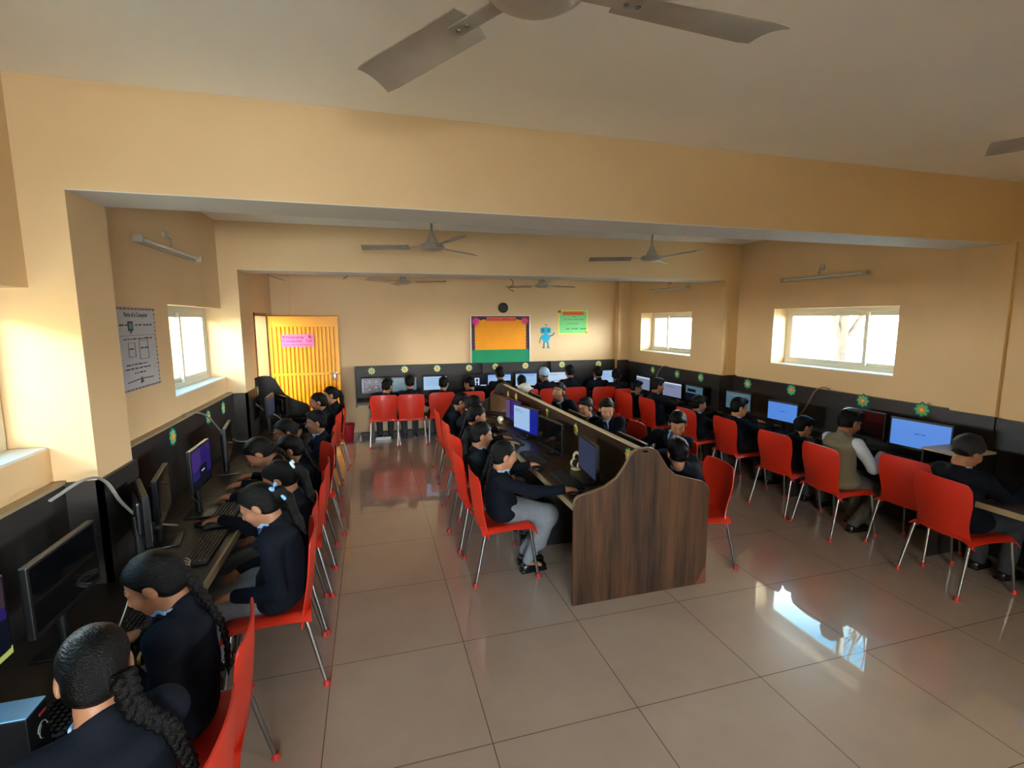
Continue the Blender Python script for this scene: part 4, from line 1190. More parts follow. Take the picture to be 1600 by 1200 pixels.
stu('I', (.93, 3.52), (.945, 3.50, .912), 'girl with twin braids and grey kurta at the front of the island', (1.33, 3.19, HZ-.005), (1.20, 3.62, .56),
    yaw=4, pitch=12, kind='girl', hair='twin', res=.004, tone=2, k=.83, feet=((-.02, .19, .085), (.12, .17, .075)), curl=.25)
stu('I', (.90, 4.06), (.892, 4.05, .948), 'girl with a low ponytail and pale green hair tie', (1.26, 3.85, HZ), None, yaw=0, pitch=10, kind='girl', hair='ponytail', ribbon=('mint', '#7FC6C0'), res=.0055, tone=2, k=.80)
stu('I', (.95, 4.75), (1.000, 4.75, .976), 'girl third along the left side of the island, reaching to her keyboard', (1.30, 4.60, HZ), (1.30, 4.85, HZ), yaw=0, pitch=14, kind='girl', hair='braid', res=.006, tone=2, k=.80)
stu('I', (.98, 5.38), (1.106, 5.40, .970), 'fourth girl along the left side of the island, forehead catching the light', (1.34, 5.3, HZ), None, yaw=-12, pitch=26, kind='girl', hair='bun', res=.0065, tone=0, k=.80)
stu('I', (.95, 6.05), (1.070, 6.00, .920), 'girl farthest from the camera on the left side of the island', (1.3, 5.95, HZ), None, yaw=-10, pitch=24, kind='girl', hair='braid', res=.007, k=.78)

stu('R', (2.42, 3.22), (2.256, 3.20, .905), 'boy seen from behind at the near right corner of the island', (2.12, 3.42, HZ), (2.12, 3.08, HZ), face=PI/2-rad(50), yaw=-55, pitch=8, hair='short', res=.0045, k=.83)
stu('R', (2.64, 3.95), (2.770, 3.94, .950), 'boy with a striped tie looking down beside the island', (2.25, 4.1, HZ), (2.25, 3.75, HZ), face=PI/2+rad(35), yaw=25, pitch=26, hair='short', res=.0045, tone=0, k=.86, tie='show')
stu('R', (2.55, 4.66), (2.392, 4.66, .980), 'boy with a fringe looking back over the island partition', None, (2.2, 4.6, HZ), face=PI/2+rad(30), yaw=42, pitch=14, hair='short', res=.0045, tone=2, k=.80, tie='show')
stu('R', (2.55, 5.18), (2.346, 5.10, .928), 'boy with his face turned to the left behind the island partition', None, (2.2, 5.0, HZ), face=PI/2+rad(15), yaw=14, pitch=10, hair='short', res=.005, tone=2, k=.80, tie='show')
stu('R', (2.54, 5.80), (2.280, 5.76, 1.022), 'boy leaning back with his hand raised to his face at the island', (2.33, 5.90, .92), None, face=PI/2+rad(20), yaw=20, pitch=-8, hair='short', res=.0055, tone=1, k=.83, tie='show')
stu('R', (2.30, 6.38), (2.010, 6.30, .951), 'boy in a pale grey head wrap at the far end of the island', (2.1, 6.5, HZ), None, yaw=-20, pitch=40, hair='patka', patka='grey', res=.0055, k=.80)

stu('W', (4.12, 2.37), (4.078, 2.37, .985), 'boy nearest the camera on the right with a topknot', (4.42, 2.22, HZ), (4.42, 2.5, HZ), yaw=-14, pitch=18, hair='patka', patka='black', res=.005, k=.84)
stu('W', (4.08, 3.34), (4.155, 3.34, 1.000), 'boy in a beige sweater vest over pale shirt sleeves, typing', (4.40, 3.20, HZ+.01), (4.42, 3.46, HZ), yaw=-6, pitch=18, hair='short', res=.0045, tone=1, k=.88, blazer='vest', lower='light', feet=((.10, .10, .07), (-.06, .28, .07)))
stu('W', (4.06, 3.89), (4.222, 3.886, .838), 'small boy crouching low over the right wall desk', (4.33, 3.80, HZ), (4.35, 4.0, HZ), yaw=-14, pitch=16, hair='short', res=.0055, k=.72)
stu('W', (4.10, 4.62), (4.064, 4.62, .920), 'boy in profile before the plain blue screen on the right', (4.42, 4.48, HZ), (4.44, 4.74, HZ), yaw=-20, pitch=8, hair='short', res=.005, tone=2, k=.80)
stu('W', (4.02, 5.28), (4.035, 5.30, .845), 'boy with both forearms stretched to the desk near the right pillar', (4.32, 5.12, HZ), (4.36, 5.36, HZ), yaw=-12, pitch=8, hair='short', res=.005, k=.74)
stu('W', (4.02, 6.18), (3.992, 6.20, .970), 'broad shouldered boy facing a pale screen below the rear right window', (4.40, 6.05, HZ), (4.40, 6.32, HZ), yaw=-8, pitch=10, hair='short', res=.0055, tone=3, k=.82)
stu('W', (3.98, 6.76), (4.000, 6.80, .865), 'boy with a thick fringe in the far right part of the right row', (4.30, 6.7, HZ), (4.30, 6.95, HZ), yaw=-18, pitch=12, hair='short', res=.0055, tone=1, k=.76)

stu('B', (.18, 7.80), (.225, 7.76, .915), 'student at the left end of the back row before a photo collage screen', (.35, 8.0, HZ), (.05, 8.0, HZ), yaw=-35, pitch=12, hair='short', res=.0065, tone=0, k=.76)
stu('B', (.575, 7.78), (.567, 7.76, .963), 'second student from the left in the back row seen from behind', (.72, 8.02, HZ), (.42, 8.02, HZ), yaw=0, pitch=10, hair='short', res=.0065, k=.80)
stu('B', (1.05, 7.80), (1.100, 7.76, .920), 'third student from the left in the back row beside a light blue screen', (1.2, 8.0, HZ), (.92, 8.0, HZ), yaw=-22, pitch=12, hair='short', res=.0065, tone=2, k=.77)
stu('B', (1.50, 7.78), (1.513, 7.76, .904), 'student in the back row turned left towards the black and white screen', (1.75, 8.0, HZ), None, yaw=52, pitch=12, hair='short', res=.0065, tone=2, k=.76)
stu('B', (2.03, 7.78), (2.030, 7.76, 1.054), 'tall student directly before a white screen behind the far end of the island', (2.2, 8.0, HZ), (1.86, 8.0, HZ), yaw=0, pitch=8, hair='short', res=.0065, k=.86)
stu('B', (2.42, 7.76), (2.404, 7.76, .902), 'small round headed student low before a white screen in the back row', None, None, yaw=0, pitch=12, hair='short', res=.007, k=.74)
stu('B', (2.83, 7.74), (2.802, 7.76, 1.006), 'student in a light blue head wrap in the back row', (2.95, 8.0, HZ), None, yaw=25, pitch=8, hair='patka', patka='blue', res=.0055, k=.84)
stu('B', (3.28, 7.76), (3.268, 7.76, 1.045), 'tall broad student at the back wall between the two screens', (3.45, 8.0, HZ), (3.1, 8.0, HZ), yaw=0, pitch=6, hair='short', res=.006, k=.87)
stu('B', (3.78, 7.68), (3.797, 7.76, 1.005), 'student second from the right corner in the back row', (3.95, 8.0, HZ), (3.65, 8.0, HZ), yaw=0, pitch=8, hair='short', res=.006, tone=1, k=.84)
stu('B', (4.05, 7.45), (4.080, 7.61, .966), 'student with close cropped hair in the far right corner', (4.25, 7.8, HZ), None, yaw=-32, pitch=12, hair='short', res=.006, tone=3, k=.84)

# ---------------------------------------------------------------- monitors
EX, WX = -PI/2, PI/2
for i, (x, y, f, k, l, kw) in enumerate((
    (-1.17, 1.66, EX, 'dusk', 'monitor with a yellow sticker and dusky landscape nearest the camera', dict(zc=1.00, sticker=1)),
    (-1.17, 2.20, EX, 'off', 'dark switched off monitor beyond the dusky landscape screen', dict(zc=.965)),
    (-1.13, 2.80, EX+.45, 'paint', 'monitor with a pink and blue picture on the left wall desk', dict(w=.34, h=.22, zc=.985)),
    (-1.17, 3.14, EX+.2, 'off', 'dark monitor between the pink picture and the violet screen', dict(zc=.96, w=.36)),
    (-1.10, 3.56, EX, 'purple', 'monitor with a violet screen on the left wall desk', dict(zc=1.00, w=.36, h=.24)),
    (-1.17, 4.50, EX+.15, 'off', 'dark monitor on the left desk below the small window', dict(zc=.95)),
    (-1.12, 6.05, EX, 'grey', 'small lit grey monitor near the yellow door', dict(zc=.985, w=.38, h=.2)),
    (-1.10, 6.62, EX+.5, 'off', 'dark monitor against the curved end panel by the door', dict(zc=.90, w=.36, h=.2)))):
    monitor(x, y, f, k, l, seed=i, **kw)
for i, (x, y, f, k, l, kw) in enumerate((
    (1.60, 3.42, WX-.10, 'grey', 'grey blue monitor nearest the camera on the island', dict(zc=.865, w=.40, h=.25)),
    (1.60, 4.26, WX+.12, 'off', 'dark framed monitor in the middle of the island', dict(zc=.860, w=.46, h=.25)),
    (1.58, 4.95, WX+.25, 'half', 'island monitor with a pale document over a deep blue desktop', dict(zc=.860, w=.48, h=.26)),
    (1.62, 5.56, WX+.12, 'desktop', 'island monitor with desktop icons on a violet background', dict(zc=.845, w=.44, h=.25)),
    (1.60, 6.12, WX+.35, 'off', 'dark monitor at the far end of the island', dict(zc=.82, w=.44, h=.24)))):
    monitor(x, y, f, k, l, seed=20+i, **kw)
for i, (x, y, f, k, l, kw) in enumerate((
    (1.96, 3.36, EX, 'off', 'black monitor before the boy at the near right corner of the island', dict(zc=.88, w=.42, h=.24)),
    (1.96, 4.42, EX, 'off', 'monitor seen edge on over the partition before the boy with the fringe', dict(zc=.88, w=.42, h=.24)),
    (1.96, 5.75, EX, 'off', 'monitor seen edge on over the far half of the partition', dict(zc=.88, w=.42, h=.24)))):
    monitor(x, y, f, k, l, seed=30+i, **kw)
for i, (x, y, f, k, l, kw) in enumerate((
    (4.52, 1.93, WX, 'blank', 'light blue monitor cut off by the right edge of the picture', dict(zc=.93)),
    (4.46, 2.95, WX+.12, 'blank', 'bright light blue monitor beside the wooden riser box', dict(zc=.945, w=.44, h=.225)),
    (4.55, 3.52, WX, 'off', 'dark monitor in front of the boy in the beige vest', dict(zc=.93, w=.40)),
    (4.46, 4.40, WX+.1, 'blank', 'plain blue monitor in front of the boy seen in profile', dict(zc=.885, w=.37, h=.20)),
    (4.46, 5.10, WX+.1, 'teal', 'teal monitor half hidden by a boy in the right row', dict(zc=.90, w=.38, h=.21)),
    (4.46, 5.98, WX, 'terrain', 'monitor with a dark teal landscape by the right pillar', dict(zc=.865, w=.38, h=.21)),
    (4.46, 6.52, WX+.1, 'pale', 'pale lilac monitor in front of the broad shouldered boy', dict(zc=.85, w=.42, h=.21)),
    (4.46, 7.36, WX, 'pale', 'pale monitor in the far right part of the right wall desk', dict(zc=.85, w=.42, h=.21)))):
    monitor(x, y, f, k, l, seed=40+i, **kw)
for i, (x, k, l, w_) in enumerate((
    (.06, 'collage', 'back wall monitor showing a busy photo collage', .43), (.50, 'teal', 'dim monitor before the second student of the back row', .38),
    (1.00, 'doc', 'light blue monitor beside the third student of the back row', .38), (1.74, 'bw', 'monitor with a black and white picture at the back wall', .40),
    (2.09, 'mail', 'white monitor behind the tall student past the island', .40), (2.57, 'mail', 'white monitor behind the small round headed student', .38),
    (3.16, 'white', 'white monitor between the blue head wrap and the tall student', .40), (4.05, 'doc', 'white monitor in the right corner of the back wall', .38))):
    monitor(x, 8.03, PI, k, l, w=w_, h=.215, zc=.905, seed=60+i)
# ---------------------------------------------------------------- keyboards, mice and small items
for x, y, f, l, kw in (
    (-1.00, 1.88, L_, 'keyboard beside the black box in the near left corner', {}),
    (-1.00, 2.36, L_, 'keyboard in front of the girl with the gold crest', {}),
    (-.935, 2.98, L_, 'worn keyboard with pale keys near the edge of the left desk', dict(worn=True)),
    (-.955, 3.47, L_, 'second worn keyboard along the edge of the left desk', dict(worn=True)),
    (-.96, 3.96, L_, 'third worn keyboard along the edge of the left desk', dict(worn=True)),
    (1.44, 3.47, R_I, 'keyboard in front of the twin braided girl', {}),
    (1.40, 4.15, R_I, 'keyboard reflecting the blue screen on the island', {}),
    (1.40, 4.85, R_I, 'keyboard third from the front on the left side of the island', {}),
    (1.40, 5.5, R_I, 'keyboard fourth from the front on the left side of the island', {}),
    (4.37, 2.30, R_W, 'keyboard in front of the nearest boy on the right', {}),
    (4.37, 3.36, R_W, 'keyboard under the hands of the boy in the beige vest', {}),
    (4.37, 4.62, R_W, 'keyboard before the plain blue screen', {}),
    (4.36, 6.12, R_W, 'keyboard before the pale lilac screen', {})):
    keyboard(x, y, f, l, **kw)
mouse(-.99, 2.10, L_, 'black mouse under the hand of the girl with the gold crest')
mouse(-1.045, 3.335, L_, 'black mouse with a red wheel on the left desk', wheel=True)
mouse(1.405, 3.17, R_I, 'black mouse under the hand of the twin braided girl')
mouse(1.33, 3.82, R_I, 'black mouse under the hand of the girl with the pale green tie')
# black printed box with a blue top in the near left corner
root = empty('printed_box', (-1.03, 1.60, DZ), 0, 'black box with a bright blue top and red print in the near left corner', 'box')
m = MB(); m.box((-.07, -.045, 0), (.068, .045, .168), black, .003); m.build('box_body', root)
m = MB(); m.box((-.069, -.044, .168), (.067, .044, .172), plain('blue_box_top', '#6FB0EA', .35, noise=.1, nscale=14), .001); m.build('lid', root)
m = MB(); m.box((.068, .005, .135), (.0695, .035, .143), plain('red_print', '#A8301E', .6))
cr_ = plain('pale_print', '#8E9696', .6)
for a0, a1, r1 in ((0.2, 2.9, .022), (1.8, 4.4, .016)):
    m.tube([(.069, .012+r1*math.cos(a), .085+1.3*r1*math.sin(a)) for a in np.linspace(a0, a1, 10)], .0015, cr_, seg=6)
m.build('printed_mark', root)
# wooden riser box
root = empty('riser_box', (4.36, 2.50, DZ), 0, 'open laminated box with cream edges standing on the right desk', 'box')
wt = plain('beige_board', '#A08F74', .4)
m = MB(); m.box((-.19, -.04, .235), (.19, .24, .252), wt, .003); m.build('top_board', root)
m = MB(); m.box((-.18, .222, 0), (.19, .238, .235), black); m.box((-.18, -.04, 0), (.19, -.024, .235), black); m.box((.175, -.04, 0), (.19, .22, .235), black); m.build('side_board', root)
m = MB(); m.box((-.17, -.024, .11), (.175, .222, .122), wt); m.box((-.172, -.024, .05), (-.160, .222, .122), wt); m.build('inner_shelf', root)
# cream headphones standing on the island
cm_ = plain('cream_plastic', '#D9CBA0', .35)
root = empty('headphones', (1.655, 3.74, DZ), rad(15), 'cream headphones standing on the island beside the grey blue monitor', 'headphones')
m = MB(); m.tube([(0, .050*math.cos(a), .085+.055*math.sin(a)) for a in np.linspace(-.7, PI+.7, 24)], .0085, cm_, seg=8, flat=1.6); m.build('headband', root)
for sy in (-1, 1):
    m = MB(); m.lathe([(0, -.012), (.030, -.012), (.036, -.004), (.036, .006), (.028, .014), (0, .014)], cm_, c=(0, sy*.045, .043), axis='y', seg=24); o = m.build('ear_cup', root)
    m = MB(); m.lathe([(.012, -.010), (.030, -.010), (.032, 0), (.026, .006), (.012, .004)], grey, c=(0, sy*.045-sy*.014, .043), axis='y', seg=20); m.build('ear_pad', o)
m = MB(); m.lathe([(0, 0), (.052, 0), (.054, .006), (.050, .012), (0, .012)], cm_, seg=28); m.build('base', root)
root = empty('desk_speaker', (1.50, 5.72, DZ), 0, 'small cream round speaker with a glowing light beside the violet screen', 'speaker')
m = MB(); m.lathe([(0, -.02), (.032, -.02), (.040, -.005), (.036, .015), (0, .022)], cm_, c=(0, 0, .055), axis='y', seg=24); m.lathe([(0, 0), (.03, 0), (.028, .01), (.010, .02)], cm_, seg=20); m.build('body', root)
m = MB(); m.lathe([(0, -.025), (.011, -.025), (.011, -.018), (0, -.018)], emit('indicator_light', '#FFF3D8', 2.0), c=(0, 0, .055), axis='y', seg=16); m.build('light', root)
# coiled cable and small grey adaptor on the left desk
root = empty('coiled_cable', (-1.00, 2.72, DZ), 0, 'loosely coiled pale cable on the left desk near the worn keyboard', 'cable')
m = MB(); m.tube([(.06*math.cos(a)*(1+.15*math.sin(a*.7)), .075*math.sin(a)*(1+.1*math.cos(a*.6)), .008+.0015*a) for a in np.linspace(0, 20, 120)], .003, wht, seg=6); m.build('coil', root)
# conduits hanging over the desk boards
cg = plain('grey_conduit', '#8C8780', .5)
cable('conduit_cable', [(-1.30, 2.40, 1.20), (-1.25, 2.56, 1.235), (-1.24, 2.70, 1.18), (-1.23, 2.82, 1.02), (-1.20, 2.98, .86), (-1.16, 3.25, .72)], .010, cg, 'thick grey conduit curling over the left desk board by the near pillar', flat=.6)
cable('conduit_cable', [(-1.44, 4.30, 1.19), (-1.38, 4.42, 1.205), (-1.345, 4.62, 1.13), (-1.32, 4.90, .93), (-1.28, 5.25, .76), (-1.2, 5.55, .70)], .010, cg, 'grey conduit curling down the left desk board below the window', flat=.6)
cable('conduit_cable', [(-1.28, 5.95, 1.05), (-1.20, 6.05, .93), (-1.10, 6.30, .80), (-.98, 6.1, .72), (-.93, 5.8, .69)], .008, cg, 'grey cable looping in front of the small lit monitor by the door')
cable('conduit_cable', [(4.83, 4.14, 1.16), (4.79, 4.20, 1.18), (4.77, 4.28, 1.12), (4.76, 4.36, .95), (4.72, 4.45, .80), (4.62, 4.62, .69)], .011, cg, 'grey conduit dropping over the right desk board between two flowers', flat=.6)
cable('conduit_cable', [(4.62, 6.85, 1.165), (4.58, 6.93, 1.18), (4.56, 7.05, 1.10), (4.56, 7.14, .95), (4.52, 7.2, .80)], .010, cg, 'grey conduit dropping over the board below the rear right window', flat=.6)
cable('thin_cable', [(-1.037, 2.228, .69), (-1.009, 2.230, .76), (-.97, 2.19, .84)], .003, wht, 'thin pale cable rising from the keyboard before the girl with the gold crest')
cable('thin_cable', [(-1.12, 3.72, .70), (-1.13, 3.55, .75), (-1.14, 3.42, .86)], .003, grey, 'thin dark cable hanging behind the violet screen')

# ---------------------------------------------------------------- paper flowers
posn = ['left end', 'second from the left', 'third from the left', 'fourth from the left', 'below the notice board', 'left of the blue head wrap', 'above the tall student', 'nearest the right corner']
for (x, z), p in zip(((0.0, 1.11), (.53, 1.12), (1.07, 1.12), (1.62, 1.11), (2.09, 1.12), (2.64, 1.12), (3.34, 1.12), (4.07, 1.11)), posn):
    flower((x, 8.29, z), '-y', 'green and cream paper flower on the back board, '+p, spin=x)
for (x, y, z), p in zip(((4.602, 7.30, 1.08), (4.602, 6.61, 1.08), (4.597, 6.03, 1.09), (4.817, 5.35, 1.075), (4.817, 4.64, 1.09), (4.817, 3.75, 1.10), (4.817, 3.19, 1.105)),
    ('farthest along', 'below the rear window', 'on the pillar board', 'just past the pillar', 'left of the conduit', 'above the beige vest boy', 'closest to the camera')):
    flower((x, y, z), '-x', 'green and orange paper flower on the right wall board, '+p, R_=.066, body=fgr, spin=y)
for (x, y, z), p in zip(((-1.393, 3.98, 1.11), (-1.393, 4.79, 1.10), (-1.393, 5.25, 1.10), (-1.393, 6.95-.2, 1.06)), ('nearest the camera', 'second from the camera', 'third from the camera', 'hidden in shade beyond the pillar')):
    flower((x, y, z), '+x', 'mint and orange paper flower on the left wall board, '+p, body=fgr, spin=y)
for (x, y, z), p in zip(((1.757, 6.28, .935), (1.757, 5.90, .955), (1.757, 4.76, .955), (1.757, 4.01, .945), (1.757, 3.06, .965)),
    ('farthest one', 'above the violet screen', 'above the dark framed monitor', 'between dark monitor and headphones', 'beside the curved front panel')):
    flower((x, y, z), '-x', 'dark green paper flower on the island partition, '+p, R_=.055, body=plain('flower_olive_paper', '#A9A83F', .8), spin=y)
# ---------------------------------------------------------------- ceiling fans
fanm = plain('fan_beige_enamel', '#A3988B', .35, noise=.05); fand = plain('fan_dusty_blade', '#A2978A', .42, noise=.12, nscale=8)
def fan(x, y, zc, a0, label, ztop, s=1.0):
    root = empty('ceiling_fan', (x, y, zc), 0, label, 'ceiling fan', 'ceiling fans'); root.scale = (s, s, 1)
    m = MB(); m.tube([(0, 0, .07), (0, 0, ztop-zc)], .011, fanm, seg=12); m.lathe([(0, ztop-zc-.10), (.022, ztop-zc-.09), (.05, ztop-zc-.01), (.05, ztop-zc), (0, ztop-zc)], fanm, seg=24); m.build('down_rod', root)
    m = MB(); m.lathe([(0, .125), (.020, .12), (.030, .085), (.048, .06), (.055, .03), (.05, .024)], fanm, seg=28); m.build('canopy', root)
    m = MB(); m.lathe([(.0, .03), (.06, .028), (.095, .016), (.108, .0), (.105, -.016), (.085, -.030), (.05, -.038), (0, -.040)], fanm, seg=40); m.lathe([(.106, -.004), (.1105, -.006), (.1105, -.012), (.104, -.014)], M_steel, seg=40); m.build('motor_housing', root)
    for i in range(3):
        a = math.radians(a0+120*i); T = Matrix.Rotation(a, 4, 'Z')
        m = MB(); vs = []; fs = []; n = 12
        for j in range(n+1):
            r = .20+.41*j/n; w = .052+.010*j/n
            if j == n: w -= .006
            for k in range(7):
                s_ = -1+k/3; zz = .012*s_*1.0-.010*s_*s_+.006
                vs.append((r+(.014*(1-s_) if j == n else 0)*.6, s_*w, zz)); 
        q = len(vs); vs += [(a_, b_, c_-.004) for a_, b_, c_ in vs]
        for j in range(n):
            for k in range(6):
                p = j*7+k; fs += [(p, p+1, p+8, p+7), (q+p, q+p+7, q+p+8, q+p+1)]
        for j in range(n):
            for k in (0, 6): p = j*7+k; fs.append((p, p+7, q+p+7, q+p))
        for j in (0, n):
            for k in range(6): p = j*7+k; fs.append((p, p+1, q+p+1, q+p))
        m.add(vs, fs, fand, True); o = m.build('blade', root, T)
        b_ = MB(); b_.box((.09, -.022, -.006), (.26, .022, .0), fanm, .003)
        for rx in (.215, .245): b_.lathe([(0, -.012), (.006, -.010), (.007, -.005), (0, -.004)], M_steel, c=(rx, .0, 0), seg=10)
        b_.build('blade_bracket', o)
fan(.41, 1.20, 2.725, 122, 'large ceiling fan close to the camera at the top of the picture', CEIL, 1.12)
fan(3.02, 1.10, 2.69, 121, 'ceiling fan whose blade tip enters at the upper right edge', CEIL)
fan(.55, 4.42, 2.573, 164, 'ceiling fan left of centre between the two beams', 2.93)
fan(2.76, 4.47, 2.548, 160, 'ceiling fan right of centre between the two beams', 2.93)
fan(.48, 7.2, 2.475, 220, 'left ceiling fan in the far bay beyond the second beam', 2.90)
fan(2.56, 7.2, 2.455, 137, 'right ceiling fan in the far bay beyond the second beam', 2.90)
# ---------------------------------------------------------------- tube lights (switched off)
tubem = plain('tube_light_batten', '#B9B2A2', .4); tubeg = plain('tube_light_glass', '#D5D2CA', .25)
def tube_light(x, y0, y1, z, side, label, hang=0):
    root = empty('tube_light', (x, (y0+y1)/2, z), 0, label, 'tube light', 'tube lights on the side walls')
    h = (y1-y0)/2; dx = -side
    m = MB(); a, b_ = sorted((0, dx*.035)); m.box((a, -h, -.022), (b_, h, .022), tubem, .003); m.build('batten', root)
    m = MB(); m.tube([(dx*.055, -h+.03, 0), (dx*.055, h-.03, 0)], .013, tubeg, seg=12); m.build('tube', root)
    for s_ in (-1, 1): m = MB(); a, b_ = sorted((dx*.02, dx*.072)); m.box((a, s_*h-.018, -.022), (b_, s_*h+.018, .022), tubem, .003); m.build('end_cap', root)
    m = MB(); m.lathe([(0, 0), (.035, 0), (.035, .018), (0, .02)], tubem, c=(dx*.0, -.02, .11), seg=20, axis='x') if side < 0 else m.lathe([(0, -.02), (.035, -.018), (.035, 0), (0, 0)], tubem, c=(0, .02, .11), seg=20, axis='x')
    m.tube([(dx*.01, -.02, .10), (dx*.03, .03, .085), (dx*.02, .05, .03)], .004, cg, seg=6); m.build('wiring_rose', root)
tube_light(XL, 3.78, 4.92, 2.465, -1, 'white tube light on the left wall above the handwritten chart')
tube_light(XR, 3.84, 4.90, 2.395, 1, 'white tube light above the large right window')
tube_light(XR3, 6.42, 7.42, 2.41, 1, 'white tube light above the rear right window')
# loose wires hanging from the far beam
wr = plain('brown_wire', '#4A3A2A', .6)
cable('hanging_wire', [(-.35, 8.05, 2.90), (-.34, 8.05, 2.72), (-.30, 8.05, 2.62), (-.36, 8.05, 2.56)], .006, wr, 'short loose wire hanging left of the far left fan')
cable('hanging_wire', [(2.12, 7.5, 2.90), (2.13, 7.5, 2.62), (2.19, 7.5, 2.50), (2.12, 7.5, 2.42), (2.2, 7.5, 2.38)], .006, wr, 'loose wire hanging left of the far right fan')
cable('hanging_wire', [(-1.20, 6.35, 2.90), (-1.20, 6.4, 2.56), (-1.10, 6.5, 2.46), (-.98, 6.6, 2.42)], .005, cg, 'loose wire under the second beam by the left pillar')
# ---------------------------------------------------------------- writing helpers
def text(body, size, mat, parent, loc, rot, name='lettering', shear=0.0, align='CENTER', sx=1.0):
    cu = bpy.data.curves.new(name, 'FONT'); cu.body = body; cu.size = size; cu.shear = shear; cu.align_x = align; cu.align_y = 'CENTER'; cu.extrude = .0004
    cu.offset = size*.012
    cu.materials.append(mat)
    tmp = bpy.data.objects.new(name, cu); COL.objects.link(tmp)
    bpy.context.view_layer.update()
    me = bpy.data.meshes.new_from_object(tmp.evaluated_get(bpy.context.evaluated_depsgraph_get()))
    bpy.data.objects.remove(tmp)
    if not me.materials: me.materials.append(mat)
    o = bpy.data.objects.new(name, me); COL.objects.link(o); o.parent = parent; o.location = loc; o.rotation_euler = rot; o.scale = (sx, 1, 1)
    return o
ink = plain('dark_ink', '#1C2A1E', .7); inkp = plain('purple_ink', '#4A1038', .7); inkr = plain('red_marker', '#C8201E', .7)
FY = (math.pi/2, 0, 0)       # text facing -Y
# ---- notice board
root = empty('notice_board', (2.20, YB, 1.585), 0, 'notice board covered in orange and green paper with pink star flowers', 'notice board')
w_, h_ = .525, .41
m = MB(); fm = plain('board_frame_aluminium', '#CFCBC4', .3, metal=.4)
for a in ((-w_-.02, -h_-.02, w_+.02, -h_), (-w_-.02, h_, w_+.02, h_+.02), (-w_-.02, -h_, -w_, h_), (w_, -h_, w_+.02, h_)): m.box((a[0], -.035, a[1]), (a[2], 0, a[3]), fm, .002)
m.build('frame', root)
MB().box((-w_, -.020, -h_), (w_, 0, h_), plain('plum_paper', '#4A3046', .8)).build('backing_paper', root)
sc_ = []
n = 9
L0, R0, T0, B0 = -w_+.07, w_-.07, h_-.075, -h_+.235
for i in range(n*6+1): z = B0+(T0-B0)*i/(n*6); sc_.append((R0+.012*abs(math.sin(math.pi*i/6)), z))
for i in range(n*6+1): sc_.append((R0-(R0-L0)*i/(n*6), T0+.022*abs(math.sin(math.pi*i/6))))
for i in range(n*6+1): z = T0-(T0-B0)*i/(n*6); sc_.append((L0-.012*abs(math.sin(math.pi*i/6)), z))
MB().prism(sc_, 'xz', -.0235, -.020, plain('orange_paper', '#F09A12', .75, noise=.05, nscale=5)).build('orange_paper', root)
MB().box((-w_, -.0245, -h_), (w_, -.020, B0+.005), plain('green_paper', '#0A8A5A', .75, noise=.05, nscale=5)).build('green_paper', root)
MB().box((-.255, -.027, .325), (.275, -.0236, .395), plain('coral_strip', '#E8604A', .75)).build('title_strip', root)
m = MB(); rnd = random.Random(5)
x = -.24
while x < .25:      # illegible decorative lettering of the title strip
    hh = rnd.uniform(.018, .034); ww = rnd.uniform(.012, .022)
    m.box((x, -.0285, .34), (x+ww*.35, -.027, .34+hh), inkr); m.box((x, -.0285, .34+hh*.5), (x+ww, -.027, .34+hh*.5+.005), inkr); m.box((x+ww*.6, -.0285, .345), (x+ww, -.027, .34+hh*.9), inkr)
    x += ww+(.022 if rnd.random() < .2 else .007)
m.build('title_lettering', root)
def star(cx, cz, R1, mat, name):
    pts = []
    for i in range(22):
        an = math.pi*i/11; r = R1 if i % 2 == 0 else R1*.50; pts.append((cx+r*math.cos(an), cz+r*math.sin(an)))
    MB().prism(pts, 'xz', -.032, -.029, mat).build(name, root)
star(-.445, .325, .090, plain('magenta_paper', '#E0329A', .7), 'star_flower'); star(.440, .330, .085, plain('pink_paper', '#D8487E', .7), 'star_flower')
# ---- wall clock
root = empty('wall_clock', (2.25, YB, 2.141), 0, 'round black rimmed wall clock above the notice board', 'clock')
m = MB(); m.lathe([(.070, -.02), (.080, -.034), (.088, -.02), (.088, 0), (.070, 0)], black, axis='y', seg=40); m.build('rim', root)
m = MB(); m.lathe([(0, -.016), (.072, -.016), (.072, -.010), (0, -.010)], plain('clock_face', '#E6E8EC', .4), axis='y', seg=40); m.build('face', root)
m = MB()
for i in range(12):
    a = math.pi/6*i; m.tube([(.056*math.sin(a), -.0165, .056*math.cos(a)), (.066*math.sin(a), -.0165, .066*math.cos(a))], .002, black, seg=5)
m.build('hour_marks', root)
for nm, a, r, t_ in (('hour_hand', -50, .034, .003), ('minute_hand', -75, .050, .0022)):
    a = math.radians(a); m = MB(); m.tube([(0, -.018, 0), (r*math.sin(a), -.018, r*math.cos(a))], t_, black, seg=6); m.build(nm, root)
